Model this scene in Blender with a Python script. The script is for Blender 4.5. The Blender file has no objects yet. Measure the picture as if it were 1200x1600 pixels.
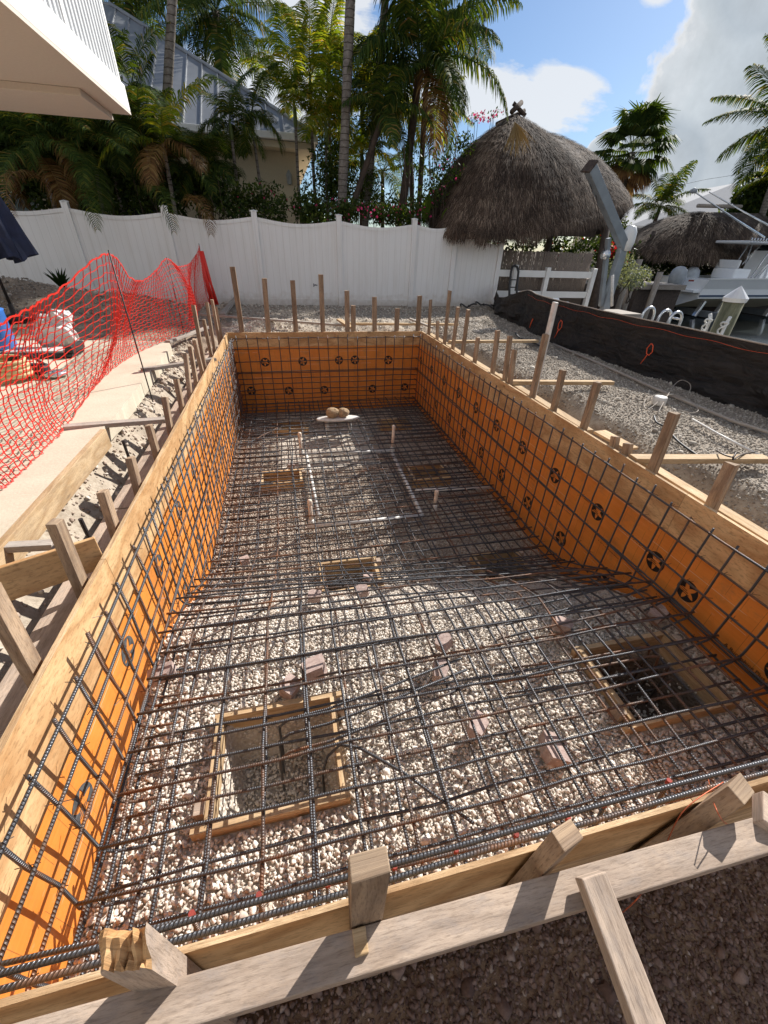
import bpy, math, random
import numpy as np
from mathutils import Vector, Matrix
random.seed(11)
rng = np.random.default_rng(11)
C = bpy.context.scene.collection
V = Vector
# ------------------------------------------------------------------ camera geometry (world: X across the pool, Y along it, Z up)
F = 622.0
def _n(a): return a/np.linalg.norm(a)
_d1 = _n(np.array([432-600., 378-800., F]))
_v2 = np.array([3670-600., 496-800., F]); _d2 = _n(_v2-_d1*np.dot(_v2, _d1))
_d3 = np.cross(_d2, _d1)
if _d3[1] > 0: _d3 = -_d3
RW = np.stack([_d2, _d1, _d3])
CAM = np.array([0., 0., 1.22])
def _ray(x, y): return RW @ np.array([x-600., y-800., F])
def PZ(x, y, z=0.):
    r = _ray(x, y); return V(CAM+(z-CAM[2])/r[2]*r)
def PX(x, y, X):
    r = _ray(x, y); return V(CAM+(X-CAM[0])/r[0]*r)
def PY(x, y, Y):
    r = _ray(x, y); return V(CAM+(Y-CAM[1])/r[1]*r)
# ------------------------------------------------------------------ noise
def _hash(i, j, s):
    n = (i.astype(np.int64)*374761393+j.astype(np.int64)*668265263+s*1274126177) & 0x7fffffff
    n = ((n ^ (n >> 13))*1274126177) & 0x7fffffff
    return ((n ^ (n >> 16)) & 0xffff)/65535.0
def vn(x, y, s=0):
    i = np.floor(x); j = np.floor(y); fx = x-i; fy = y-j
    fx = fx*fx*(3-2*fx); fy = fy*fy*(3-2*fy)
    a = _hash(i, j, s); b = _hash(i+1, j, s); c = _hash(i, j+1, s); d = _hash(i+1, j+1, s)
    return (a*(1-fx)+b*fx)*(1-fy)+(c*(1-fx)+d*fx)*fy
def fbm(x, y, o=4, s=0):
    t = 0; a = .5
    for k in range(o):
        t = t+a*(vn(x, y, s+k)-.5); x = x*2.03+7.1; y = y*2.03+3.7; a *= .5
    return t*2
def ss(e0, e1, x):
    t = np.clip((x-e0)/(e1-e0), 0, 1); return t*t*(3-2*t)
# ------------------------------------------------------------------ mesh building
class MB:
    def __init__(s): s.v = []; s.f = []; s.uv = []; s.m = []
    def face(s, pts, uv=None, m=0):
        k = len(s.v); s.v += [tuple(p) for p in pts]; s.f.append(tuple(range(k, k+len(pts))))
        s.uv.append(uv or [(p[0], p[1]) for p in pts]); s.m.append(m)
    def box(s, o, L, W, T, m=0, uo=None):
        """o: centre; L, W, T: full-length edge vectors (L the grain direction)"""
        o = V(o); L = V(L); W = V(W); T = V(T); k = len(s.v)
        if L.cross(W).dot(T) < 0: T = -T
        for a in (-.5, .5):
            for b in (-.5, .5):
                for c in (-.5, .5): s.v.append(tuple(o+L*a+W*b+T*c))
        l, w, t = L.length, W.length, T.length; u0 = random.random()*5 if uo is None else uo
        for q, uv in (((0, 1, 3, 2), [(0, 0), (0, t), (w, t), (w, 0)]), ((4, 6, 7, 5), [(.9, 0), (.9+w, 0), (.9+w, t), (.9, t)])):
            s.f.append(tuple(k+i for i in q)); s.uv.append([(a*.3+u0, b+u0*3) for a, b in uv]); s.m.append(m)
        for n, (q, uv) in enumerate((((0, 4, 5, 1), [(0, 0), (l, 0), (l, t), (0, t)]), ((2, 3, 7, 6), [(0, 0), (0, t), (l, t), (l, 0)]),
                       ((0, 2, 6, 4), [(0, 0), (0, w), (l, w), (l, 0)]), ((1, 5, 7, 3), [(0, 0), (l, 0), (l, w), (0, w)]))):
            s.f.append(tuple(k+i for i in q)); s.uv.append([(a+u0, b+u0*3+n*.37) for a, b in uv]); s.m.append(m)
        return s
    def bx(s, x0, x1, y0, y1, z0, z1, ax=0, m=0):
        d = [V((x1-x0, 0, 0)), V((0, y1-y0, 0)), V((0, 0, z1-z0))]
        o = [(0, 1, 2), (1, 0, 2), (2, 0, 1)][ax]
        return s.box(((x0+x1)/2, (y0+y1)/2, (z0+z1)/2), d[o[0]], d[o[1]], d[o[2]], m)
    def board(s, p0, p1, w, t, up=(0, 0, 1), m=0):
        p0 = V(p0); p1 = V(p1); L = p1-p0; W = V(up).cross(L).normalized()*w; T = L.cross(W).normalized()*t
        return s.box((p0+p1)/2, L, W, T, m)
    def tube(s, pts, r, n=6, cap=True, m=0, closed=False):
        pts = [V(p) for p in pts]; N = len(pts); rr = r if isinstance(r, (list, tuple)) else [r]*N
        k = len(s.v); t0 = (pts[1]-pts[0]).normalized(); a = t0.orthogonal().normalized(); d = 0; ds = []
        for i, p in enumerate(pts):
            if closed: t = (pts[(i+1) % N]-pts[i-1]).normalized()
            else: t = ((pts[min(i+1, N-1)]-pts[max(i-1, 0)])).normalized()
            a = (a-t*a.dot(t)); a = a.normalized() if a.length > 1e-6 else t.orthogonal().normalized()
            b = t.cross(a); d += (p-pts[i-1]).length if i else 0; ds.append(d)
            for j in range(n):
                h = 2*math.pi*j/n; s.v.append(tuple(p+(a*math.cos(h)+b*math.sin(h))*rr[i]))
        for i in range(N if closed else N-1):
            i2 = (i+1) % N; d2 = ds[i2] if i2 else d+(pts[0]-pts[-1]).length
            for j in range(n):
                j2 = (j+1) % n
                s.f.append((k+i*n+j, k+i*n+j2, k+i2*n+j2, k+i2*n+j)); s.m.append(m)
                s.uv.append([(ds[i], j/n), (ds[i], (j+1)/n), (d2, (j+1)/n), (d2, j/n)])
        if cap and not closed:
            for q in (range(n-1, -1, -1), range((N-1)*n, N*n)):
                s.f.append(tuple(k+i for i in q)); s.m.append(m); s.uv.append([(0, 0)]*n)
        return s
    def lathe(s, o, prof, n=16, m=0, sx=1, sy=1):
        o = V(o); k = len(s.v)
        for r, z in prof:
            for j in range(n): h = 2*math.pi*j/n; s.v.append((o.x+r*sx*math.cos(h), o.y+r*sy*math.sin(h), o.z+z))
        for i in range(len(prof)-1):
            for j in range(n):
                j2 = (j+1) % n; s.f.append((k+i*n+j, k+i*n+j2, k+(i+1)*n+j2, k+(i+1)*n+j)); s.m.append(m)
                s.uv.append([(j/n, prof[i][1]), ((j+1)/n, prof[i][1]), ((j+1)/n, prof[i+1][1]), (j/n, prof[i+1][1])])
        for i in (0, len(prof)-1):
            if prof[i][0] > 1e-4:
                q = range(n-1, -1, -1) if i == 0 else range(n)
                s.f.append(tuple(k+i*n+j for j in q)); s.m.append(m); s.uv.append([(0, 0)]*n)
        return s
    def prism(s, poly, ext, m=0):
        """poly: list of points (planar), ext: extrusion vector"""
        ext = V(ext); P = [V(p) for p in poly]; Q = [p+ext for p in P]; n = len(P)
        s.face(P[::-1], m=m); s.face(Q, m=m)
        for i in range(n): s.face([P[i], P[(i+1) % n], Q[(i+1) % n], Q[i]], m=m)
        return s
    def build(s, name, mats, parent=None, smooth=False, bevel=0):
        me = bpy.data.meshes.new(name); me.from_pydata(s.v, [], s.f)
        uvl = me.uv_layers.new(name='UVMap')
        uvl.data.foreach_set('uv', [c for f in s.uv for p in f for c in p])
        mats = mats if isinstance(mats, (list, tuple)) else [mats]
        for m in mats: me.materials.append(m)
        if len(mats) > 1: me.polygons.foreach_set('material_index', s.m)
        if smooth: me.polygons.foreach_set('use_smooth', [True]*len(s.f))
        me.update()
        return link(name, me, parent, bevel)
def link(name, me, parent=None, bevel=0):
    o = bpy.data.objects.new(name, me); C.objects.link(o)
    if parent is not None:
        o.parent = parent; o.matrix_parent_inverse = Matrix.Translation(-V(parent.location))
    if bevel:
        b = o.modifiers.new('bevel', 'BEVEL'); b.width = bevel; b.segments = 2; b.limit_method = 'ANGLE'
    return o
def npmesh(name, v, f, mat, rnd=None, parent=None, smooth=False):
    """v (n,3) array, f (m,k) int array of equal-sided faces, rnd per-vertex attribute"""
    me = bpy.data.meshes.new(name); v = np.asarray(v, np.float32); f = np.asarray(f, np.int32); k = f.shape[1]
    me.vertices.add(len(v)); me.vertices.foreach_set('co', v.ravel())
    me.loops.add(f.size); me.loops.foreach_set('vertex_index', f.ravel())
    me.polygons.add(len(f)); me.polygons.foreach_set('loop_start', np.arange(0, f.size, k, dtype=np.int32))
    me.polygons.foreach_set('loop_total', np.full(len(f), k, np.int32))
    if smooth: me.polygons.foreach_set('use_smooth', np.ones(len(f), bool))
    if rnd is not None:
        a = me.attributes.new('rnd', 'FLOAT', 'POINT'); a.data.foreach_set('value', np.asarray(rnd, np.float32))
    me.materials.append(mat); me.update(calc_edges=True); me.validate()
    return link(name, me, parent)
def thing(name, label, cat, loc=(0, 0, 0), group=None):
    o = bpy.data.objects.new(name, None); C.objects.link(o); o.location = loc; o.empty_display_size = .1
    return tag(o, label, cat, group)
def tag(o, label, cat, group=None):
    o['label'] = label; o['category'] = cat
    if group: o['group'] = group
    return o
def struct(o, kind='structure'):
    o['kind'] = kind; return o
ORD = ['first', 'second', 'third', 'fourth', 'fifth', 'sixth', 'seventh', 'eighth', 'ninth', 'tenth', 'eleventh', 'twelfth', 'thirteenth', 'fourteenth', 'fifteenth', 'sixteenth', 'seventeenth', 'eighteenth']
# ------------------------------------------------------------------ materials
class Mt:
    def __init__(s, name):
        s.mat = bpy.data.materials.new(name); s.mat.use_nodes = True; s.nt = s.mat.node_tree; s.nt.nodes.clear()
        s.out = s.nt.nodes.new('ShaderNodeOutputMaterial')
    def n(s, typ, ins=None, **pr):
        nd = s.nt.nodes.new('ShaderNode'+typ)
        for k, v in pr.items(): setattr(nd, k, v)
        for k, v in (ins or {}).items(): s.set(nd.inputs[k], v)
        return nd
    def set(s, sock, v):
        if isinstance(v, bpy.types.Node): v = v.outputs[0]
        if isinstance(v, bpy.types.NodeSocket): s.nt.links.new(v, sock)
        elif isinstance(v, tuple) and len(v) == 3 and sock.type == 'RGBA': sock.default_value = (*v, 1)
        else: sock.default_value = v
    def math(s, op, a, b=0.0, c=None):
        i = {0: a, 1: b}
        if c is not None: i[2] = c
        return s.n('Math', i, operation=op)
    def mix(s, f, a, b, mode='MIX'):
        nd = s.n('Mix', {0: f, 6: a, 7: b}, data_type='RGBA', blend_type=mode); return nd.outputs[2]
    def ramp(s, f, stops, interp='LINEAR'):
        nd = s.n('ValToRGB', {0: f}); cr = nd.color_ramp; cr.interpolation = interp
        while len(cr.elements) < len(stops): cr.elements.new(.5)
        for e, (p, c) in zip(cr.elements, stops):
            e.position = p; e.color = (*c, 1) if isinstance(c, tuple) else (c, c, c, 1)
        return nd.outputs[0]
    def coord(s, which='Object'): return s.n('TexCoord').outputs[which]
    def rnd(s): return s.n('ObjectInfo').outputs['Random']
    def noise(s, vec, scale, detail=4, rough=.55, dist=0.0):
        return s.n('TexNoise', {'Vector': vec, 'Scale': scale, 'Detail': detail, 'Roughness': rough, 'Distortion': dist}).outputs['Fac']
    def mapv(s, vec, scale=(1, 1, 1), loc=(0, 0, 0)):
        return s.n('Mapping', {'Vector': vec, 'Scale': scale, 'Location': loc}).outputs[0]
    def bump(s, h, strength=.3, dist=.01, normal=None):
        i = {'Height': h, 'Strength': strength, 'Distance': dist}
        if normal is not None: i['Normal'] = normal
        return s.n('Bump', i).outputs[0]
    def done(s, color, rough=.6, metal=0.0, normal=None, spec=.5, **kw):
        i = {'Base Color': color, 'Roughness': rough, 'Metallic': metal, 'Specular IOR Level': spec}
        if normal is not None: i['Normal'] = normal
        i.update(kw)
        b = s.n('BsdfPrincipled', i); s.nt.links.new(b.outputs[0], s.out.inputs[0]); s.b = b
        return s.mat
def plain(name, col, rough=.6, metal=0.0, var=.12, bump=.0, scale=8, spec=.5):
    m = Mt(name); c = m.coord(); n = m.noise(c, scale, 5)
    k = m.ramp(n, [(.3, tuple(x*(1-var) for x in col)), (.7, tuple(min(1, x*(1+var)) for x in col))])
    return m.done(k, rough, metal, m.bump(m.noise(c, scale*6, 4), bump, .01) if bump else None, spec)
def wood(name, light, dark, grey=(.35, .33, .3), greyamt=.4, mud=(.25, .2, .16), mudamt=.0, gs=1.0, rough=.8, var=.35, stain=.5):
    m = Mt(name); uv = m.coord('UV'); r = m.rnd()
    off = m.n('CombineXYZ', {0: m.math('MULTIPLY', r, 37.), 1: m.math('MULTIPLY', r, 91.), 2: 0.})
    v = m.n('VectorMath', {0: uv, 1: off}, operation='ADD').outputs[0]
    g1 = m.noise(m.mapv(v, (6, 70*gs, 1)), 1., 6, .65)
    g2 = m.noise(m.mapv(v, (1.3, 9*gs, 1)), 1., 3, .5, .6)
    rings = m.math('PINGPONG', m.math('MULTIPLY', g2, 9.), 1.)
    g = m.math('ADD', m.math('MULTIPLY', g1, .55), m.math('MULTIPLY', rings, .45))
    col = m.ramp(g, [(.25, dark), (.7, light)])
    big = m.noise(m.mapv(v, (5, 9, 1), (11, 4, 0)), 1., 8, .74)
    col = m.mix(m.math('MULTIPLY', m.ramp(big, [(.48, 0.), (.68, 1.)]), stain), col, tuple(x*.55 for x in dark))
    kv = m.n('TexVoronoi', {'Vector': m.mapv(v, (2.6, 9, 1)), 'Scale': 1., 'Randomness': 1.})
    kn = m.math('ADD', m.math('ADD', kv.outputs['Distance'], m.math('MULTIPLY', g1, .10)), m.math('LESS_THAN', m.n('SeparateXYZ', {0: kv.outputs['Color']}).outputs[0], .62))
    col = m.mix(m.math('MULTIPLY', m.ramp(kn, [(.12, 1.), (.17, 0.)]), .75), col, tuple(x*.35 for x in dark))
    w = m.noise(m.mapv(v, (9, 16, 1)), 1., 7, .72)
    col = m.mix(m.math('MULTIPLY', m.ramp(w, [(.3, 0.), (.75, 1.)]), greyamt), col, grey)
    if mudamt:
        mu = m.noise(m.mapv(v, (16, 34, 1), (3, 8, 0)), 1., 8, .75)
        col = m.mix(m.math('MULTIPLY', m.ramp(mu, [(.5, 0.), (.66, 1.)]), mudamt), col, mud)
    val = m.math('ADD', 1-var*.5, m.math('MULTIPLY', r, var))
    col = m.n('HueSaturation', {'Value': val, 'Color': col}).outputs[0]
    fine = m.noise(m.mapv(v, (28, 230*gs, 1)), 1., 4, .7)
    col = m.mix(m.math('MULTIPLY', m.ramp(fine, [(.36, 1.), (.5, 0.)]), .5), col, tuple(x*.5 for x in dark))
    return m.done(col, rough, 0, m.bump(m.math('ADD', g, m.math('MULTIPLY', fine, .6)), .5, .004), .25)
M = {}
def leafmat(name, stops, rough=.7, trans=.36, spec=.12, tcol=None):
    m = Mt(name); a = m.n('Attribute', attribute_name='rnd').outputs['Fac']
    col = m.ramp(a, stops)
    p = m.n('BsdfPrincipled', {'Base Color': col, 'Roughness': rough, 'Specular IOR Level': spec})
    t = m.n('BsdfTranslucent', {'Color': m.mix(1.0, col, tcol or (2.6, 2.3, .7), 'MULTIPLY')})
    mx = m.n('MixShader', {0: trans}); m.nt.links.new(p.outputs[0], mx.inputs[1]); m.nt.links.new(t.outputs[0], mx.inputs[2])
    m.nt.links.new(mx.outputs[0], m.out.inputs[0]); return m.mat
def setup_materials():
    M['stake'] = wood('weathered_pine', (.43, .30, .19), (.20, .125, .075), (.36, .29, .23), .45, mudamt=.35)
    M['waler'] = wood('dirty_lumber', (.54, .41, .31), (.33, .24, .175), (.46, .385, .33), .5, mud=(.27, .235, .22), mudamt=.45)
    M['lumber'] = wood('fresh_lumber', (.66, .47, .27), (.46, .29, .14), (.48, .42, .36), .25, mudamt=.12)
    M['ply'] = wood('plywood_tan', (.72, .47, .24), (.48, .26, .11), (.58, .40, .23), .2, gs=.35, rough=.6, var=.1, stain=.3)
    M['plyedge'] = wood('plywood_edge', (.68, .48, .28), (.36, .21, .1), gs=2.2, greyamt=.1)
    M['greywood'] = wood('grey_board', (.42, .36, .3), (.26, .21, .17), (.42, .39, .36), .7, mudamt=.2)
    # orange overlaid form panel: ruled lines, scuffs, concrete dust
    m = Mt('orange_form_panel'); uv = m.coord('UV'); sx = m.n('SeparateXYZ', {0: uv})
    n1 = m.noise(m.mapv(uv, (3, 1.2, 1)), 1.5, 5, .6); n2 = m.noise(m.mapv(uv, (1.5, 60, 1)), 1., 4)
    col = m.ramp(m.math('ADD', m.math('MULTIPLY', n1, .6), m.math('MULTIPLY', n2, .4)), [(.3, (.64, .20, .030)), (.7, (.80, .30, .06))])
    ln = m.math('LESS_THAN', m.math('FRACT', m.math('MULTIPLY', sx.outputs[0], 9.8)), .022)
    brk = m.math('GREATER_THAN', m.noise(m.mapv(uv, (20, 3, 1)), 1., 2), .47)
    col = m.mix(m.math('MULTIPLY', m.math('MULTIPLY', ln, brk), .6), col, (.16, .06, .02))
    ln2 = m.math('LESS_THAN', m.math('FRACT', m.math('MULTIPLY', sx.outputs[1], 9.8)), .03)
    brk2 = m.math('GREATER_THAN', m.noise(m.mapv(uv, (1.4, 14, 1)), 1., 3), .53)
    col = m.mix(m.math('MULTIPLY', m.math('MULTIPLY', ln2, brk2), .75), col, (.75, .6, .45))
    sc = m.noise(m.mapv(uv, (14, 30, 1)), 1., 6, .75)
    col = m.mix(m.math('MULTIPLY', m.ramp(sc, [(.6, 0.), (.72, 1.)]), .35), col, (.7, .5, .34))
    mud = m.noise(m.mapv(uv, (6, 7, 1), (2, 9, 0)), 1., 7, .72)
    mud = m.math('ADD', mud, m.math('MULTIPLY', m.ramp(sx.outputs[1], [(.0, 0.), (.01, 0.)]), 0.))
    col = m.mix(m.math('MULTIPLY', m.ramp(mud, [(.53, 0.), (.68, 1.)]), .5), col, (.34, .17, .07))
    M['orange'] = m.done(col, m.ramp(n1, [(.3, .35), (.7, .6)]), 0, m.bump(n1, .05, .01), .4)
    M['ink'] = plain('black_print', (.014, .013, .014), .5, 0, .5)
    M['inklit'] = plain('faded_sunlit_print', (.075, .08, .085), .7, 0, .6, 0, 30)  # grey-blue of sunlit prints put into the ink colour, with some fading
    # rebar: ribs from the tube's own UV, rust by noise and by bar
    m = Mt('rebar_steel'); uv = m.coord('UV'); sx = m.n('SeparateXYZ', {0: uv}); ob = m.coord('Object'); r = m.rnd()
    ph = m.math('ADD', m.math('MULTIPLY', sx.outputs[0], 2*math.pi/.0095), m.math('MULTIPLY', sx.outputs[1], 4*math.pi))
    rib = m.math('POWER', m.math('MULTIPLY_ADD', m.math('SINE', ph), .5, .5), 2.5)
    rust = m.noise(ob, 5., 6, .7)
    rf = m.math('ADD', rust, m.math('MULTIPLY', m.math('SUBTRACT', r, .5), .34))
    col = m.ramp(rf, [(.54, (.13, .135, .147)), (.64, (.165, .105, .075)), (.76, (.30, .13, .06))])
    col = m.mix(m.math('MULTIPLY', m.math('SUBTRACT', 1., rib), .4), col, (.035, .03, .03))
    M['rebar'] = m.done(col, .40, m.ramp(rf, [(.52, .7), (.66, .15)]), m.bump(rib, .8, .004), .5)
    M['wire'] = plain('tie_wire', (.05, .035, .03), .5, .5)
    M['rustend'] = plain('rusty_red_end', (.24, .035, .025), .8, 0, .3)
    # stones
    m = Mt('crushed_limestone'); a = m.n('Attribute', attribute_name='rnd').outputs['Fac']; ob = m.coord()
    col = m.ramp(a, [(0., (.40, .31, .25)), (.10, (.54, .47, .40)), (.5, (.68, .62, .55)), (1., (.80, .755, .69))])
    col = m.mix(m.ramp(m.noise(ob, 90, 4), [(.4, 0.), (.75, .55)]), col, (.50, .40, .30))
    M['limestone'] = m.done(col, .9, 0, m.bump(m.noise(ob, 160, 4), .5, .004), .2)
    m = Mt('dusty_limestone'); a = m.n('Attribute', attribute_name='rnd').outputs['Fac']; ob = m.coord()
    col = m.ramp(a, [(0., (.28, .21, .16)), (.2, (.44, .35, .285)), (.6, (.57, .49, .41)), (1., (.72, .65, .56))])
    col = m.mix(m.ramp(m.noise(ob, 2.2, 5), [(.4, 0.), (.65, .55)]), col, (.30, .22, .17))
    M['dustystone'] = m.done(col, .95, 0, m.bump(m.noise(ob, 160, 4), .5, .004), .15)
    m = Mt('brown_rubble'); a = m.n('Attribute', attribute_name='rnd').outputs['Fac']; ob = m.coord()
    col = m.ramp(a, [(0., (.12, .078, .066)), (.5, (.21, .145, .122)), (.95, (.31, .225, .19)), (1., (.5, .42, .37))])
    col = m.mix(m.ramp(m.noise(ob, 60, 4), [(.4, 0.), (.7, .5)]), col, (.14, .085, .065))
    M['rubble'] = m.done(col, .95, 0, m.bump(m.noise(ob, 120, 4), .6, .004), .15)
    m = Mt('grey_crushed_rock'); a = m.n('Attribute', attribute_name='rnd').outputs['Fac']; ob = m.coord()
    col = m.ramp(a, [(0., (.21, .18, .15)), (.5, (.33, .29, .245)), (1., (.55, .50, .43))])
    M['greyrock'] = m.done(col, .9, 0, m.bump(m.noise(ob, 120, 3), .4, .004), .2)
    m = Mt('gravel_bed_sheet'); ob = m.coord()
    vo = m.n('TexVoronoi', {'Vector': ob, 'Scale': 45.}); n1 = m.noise(ob, 3, 4)
    col = m.mix(.5, m.ramp(vo.outputs['Distance'], [(.2, (.66, .59, .51)), (.6, (.46, .39, .32))]), m.ramp(n1, [(.3, (.5, .43, .36)), (.7, (.64, .57, .49))]))
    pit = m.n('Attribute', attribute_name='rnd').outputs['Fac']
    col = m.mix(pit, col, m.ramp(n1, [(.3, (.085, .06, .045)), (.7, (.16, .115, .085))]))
    M['bed'] = m.done(col, .95, 0, m.bump(vo.outputs['Distance'], .8, .02), .1)
    # terrain with zones: rnd attribute 0 = brown trench soil, .5 = pale sandy marl, 1 = grey crushed rock
    m = Mt('site_ground'); z = m.n('Attribute', attribute_name='rnd').outputs['Fac']; ob = m.coord()
    n1 = m.noise(ob, 2.2, 6, .65); n2 = m.noise(ob, 26, 6, .7); n3 = m.noise(ob, 110, 4, .7)
    soil = m.ramp(n2, [(.3, (.13, .085, .062)), (.55, (.25, .17, .115)), (.75, (.38, .285, .2))])
    marl = m.ramp(n2, [(.25, (.25, .20, .15)), (.5, (.42, .355, .28)), (.8, (.54, .475, .385))])
    rock = m.ramp(m.math('ADD', m.math('MULTIPLY', n2, .4), m.math('MULTIPLY', n3, .6)), [(.3, (.12, .10, .082)), (.5, (.28, .24, .20)), (.72, (.50, .45, .39))])
    rock = m.mix(m.ramp(n1, [(.35, .5), (.65, 0.)]), rock, (.22, .175, .14))
    col = m.mix(m.ramp(z, [(0., 0.), (.5, 1.)]), soil, marl); col = m.mix(m.ramp(z, [(.5, 0.), (1., 1.)]), col, rock)
    h = m.math('ADD', m.math('MULTIPLY', n2, .5), m.math('MULTIPLY', n3, .35))
    M['ground'] = m.done(col, .95, 0, m.bump(h, .6, .022), .1)
    m = Mt('patio_concrete'); ob = m.coord(); n1 = m.noise(ob, 1.6, 6, .65); n2 = m.noise(ob, 60, 4)
    col = m.ramp(m.math('ADD', m.math('MULTIPLY', n1, .7), m.math('MULTIPLY', n2, .3)), [(.3, (.45, .39, .295)), (.55, (.60, .53, .415)), (.75, (.67, .60, .49))])
    M['patio'] = m.done(col, .85, 0, m.bump(n2, .25, .006), .25)
    m = Mt('white_vinyl'); ob = m.coord(); sx = m.n('SeparateXYZ', {0: ob})
    gr = m.math('LESS_THAN', m.math('FRACT', m.math('MULTIPLY', sx.outputs[0], 6.6)), .045)
    st = m.noise(m.mapv(ob, (9, 9, .8)), 1., 5, .65)
    col = m.mix(m.ramp(st, [(.45, 0.), (.75, .35)]), (.80, .80, .80), (.58, .55, .50))
    sp = m.ramp(m.math('ADD', sx.outputs[2], m.math('MULTIPLY', m.noise(ob, 9, 5), .5)), [(.16, .6), (.42, 0.)])
    col = m.mix(m.math('MULTIPLY', gr, .35), m.mix(sp, col, (.46, .40, .33)), (.40, .39, .38))
    M['vinyl'] = m.done(col, .35, 0, m.bump(gr, .5, .01), .4)
    M['white'] = plain('white_plastic', (.78, .78, .77), .35, 0, .06, scale=3)
    M['pvc'] = plain('pvc_pipe_white', (.66, .63, .59), .4, 0, .14, scale=20)
    M['pinkpvc'] = plain('pvc_riser_dusty', (.72, .58, .47), .45, 0, .12, scale=20)
    M['grey'] = plain('galvanised_grey', (.27, .30, .33), .45, .35, .15, scale=4)
    M['darkwood'] = plain('dark_timber', (.075, .055, .045), .85, 0, .35, .4, 12)
    # silt fence cloth
    m = Mt('black_silt_cloth'); ob = m.coord(); n1 = m.noise(m.mapv(ob, (1, 1.2, 16)), 2., 5, .6)
    col = m.ramp(n1, [(.35, (.009, .009, .01)), (.7, (.035, .028, .024))])
    n2 = m.noise(m.mapv(ob, (2.2, 2.2, 5)), 1.6, 4, .55, 1.2)
    col = m.mix(m.ramp(m.noise(ob, 1.3, 5), [(.45, 0.), (.7, .6)]), col, (.05, .038, .03))
    M['silt'] = m.done(col, .7, 0, m.bump(n2, .9, .09, m.bump(n1, .5, .03)), .35)
    M['copper'] = plain('orange_copper_wire', (.5, .12, .05), .5, .3)
    M['orange_string'] = plain('orange_string', (.85, .11, .03), .6)
    M['net'] = plain('orange_red_net', (.82, .042, .028), .4, 0, .1, scale=5)
    M['steelpost'] = plain('dark_steel', (.05, .045, .045), .55, .4)
    M['navy'] = plain('navy_canvas', (.018, .026, .065), .75, 0, .25, .3, 6)
    m = Mt('paver_chunk'); ob = m.coord(); n1 = m.noise(ob, 55, 5, .7); r = m.rnd()
    col = m.ramp(n1, [(.3, (.30, .21, .185)), (.6, (.46, .355, .315)), (.8, (.6, .5, .45))])
    M['paver'] = m.done(col, .9, 0, m.bump(n1, .5, .006), .2)
    # thatch
    m = Mt('palm_thatch'); a = m.n('Attribute', attribute_name='rnd').outputs['Fac']
    M['thatch'] = m.done(m.ramp(a, [(0., (.03, .02, .015)), (.55, (.095, .066, .048)), (.88, (.175, .122, .09)), (1., (.30, .225, .165))]), .85, 0, None, .2)
    M['thatchbase'] = plain('thatch_underlayer', (.07, .052, .045), .9, 0, .35, .8, 14)
    # foliage
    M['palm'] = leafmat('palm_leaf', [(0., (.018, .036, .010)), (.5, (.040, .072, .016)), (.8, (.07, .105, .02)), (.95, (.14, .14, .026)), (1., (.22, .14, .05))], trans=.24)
    M['palmlit'] = leafmat('palm_leaf_sunlit', [(0., (.06, .10, .012)), (.6, (.14, .19, .02)), (.9, (.27, .24, .03)), (1., (.32, .2, .05))], trans=.45)  # yellow-green of sunlit fronds put into the leaf colour
    M['palmdead'] = leafmat('palm_leaf_dry', [(0., (.07, .035, .014)), (.5, (.15, .075, .022)), (1., (.24, .16, .06))], .6, .2, .25, (1.6, 1.4, 1.))
    M['leaf'] = leafmat('shrub_leaf', [(0., (.012, .026, .008)), (.6, (.035, .06, .014)), (1., (.10, .13, .025))], .38, .3)
    M['leafgrey'] = leafmat('grey_shrub_leaf', [(0., (.10, .12, .10)), (1., (.26, .3, .26))], .6, .2)
    M['petal'] = leafmat('bougainvillea_petal', [(0., (.42, .02, .10)), (1., (.7, .08, .22))], .6, .4, .2, (1.3, 1., 1.2))
    M['redflower'] = leafmat('red_flower', [(0., (.5, .01, .015)), (1., (.75, .04, .04))], .6, .3, .2, (1.3, 1., 1.))
    m = Mt('palm_trunk'); ob = m.coord(); sx = m.n('SeparateXYZ', {0: ob})
    rg = m.math('FRACT', m.math('ADD', m.math('MULTIPLY', sx.outputs[2], 8.), m.math('MULTIPLY', m.noise(ob, 5, 3), .6)))
    nn = m.noise(ob, 14, 5, .6)
    col = m.mix(m.math('LESS_THAN', rg, .13), m.ramp(nn, [(.3, (.13, .11, .095)), (.7, (.27, .245, .22))]), (.07, .055, .045))
    M['trunk'] = m.done(col, .9, 0, m.bump(m.math('ADD', rg, nn), .5, .02), .15)
    M['trunkdark'] = plain('palm_trunk_dark', (.07, .05, .038), .9, 0, .35, .6, 10)
    M['greenshaft'] = plain('palm_crownshaft', (.12, .17, .045), .5, 0, .25, 0, 6)
    # buildings
    M['stucco'] = plain('cream_stucco', (.62, .54, .40), .9, 0, .05, .15, 30)
    M['whitepaint'] = plain('white_stucco', (.80, .79, .77), .7, 0, .03, .12, 60)
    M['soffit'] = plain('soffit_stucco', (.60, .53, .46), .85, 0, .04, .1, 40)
    M['siding'] = plain('grey_ribbed_siding', (.62, .63, .64), .5, .1, .05)
    M['roofmetal'] = plain('grey_metal_roof', (.27, .28, .295), .5, .5, .12, scale=1.5)
    M['roofwhite'] = plain('white_metal_roof', (.42, .42, .43), .9, 0, .05)
    M['glass'] = plain('dark_glass', (.02, .025, .03), .08)
    # boat
    M['gel'] = plain('white_gelcoat', (.90, .92, .94), .25, 0, .03, scale=2)
    M['blue'] = plain('navy_stripe', (.02, .05, .12), .3)
    M['cover'] = plain('grey_engine_cover', (.36, .39, .42), .7, 0, .15, .3, 5)
    M['alu'] = plain('anodised_aluminium', (.72, .73, .75), .25, .7, .06)
    M['black'] = plain('black_plastic', (.018, .018, .02), .45, 0, .2)
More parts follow.
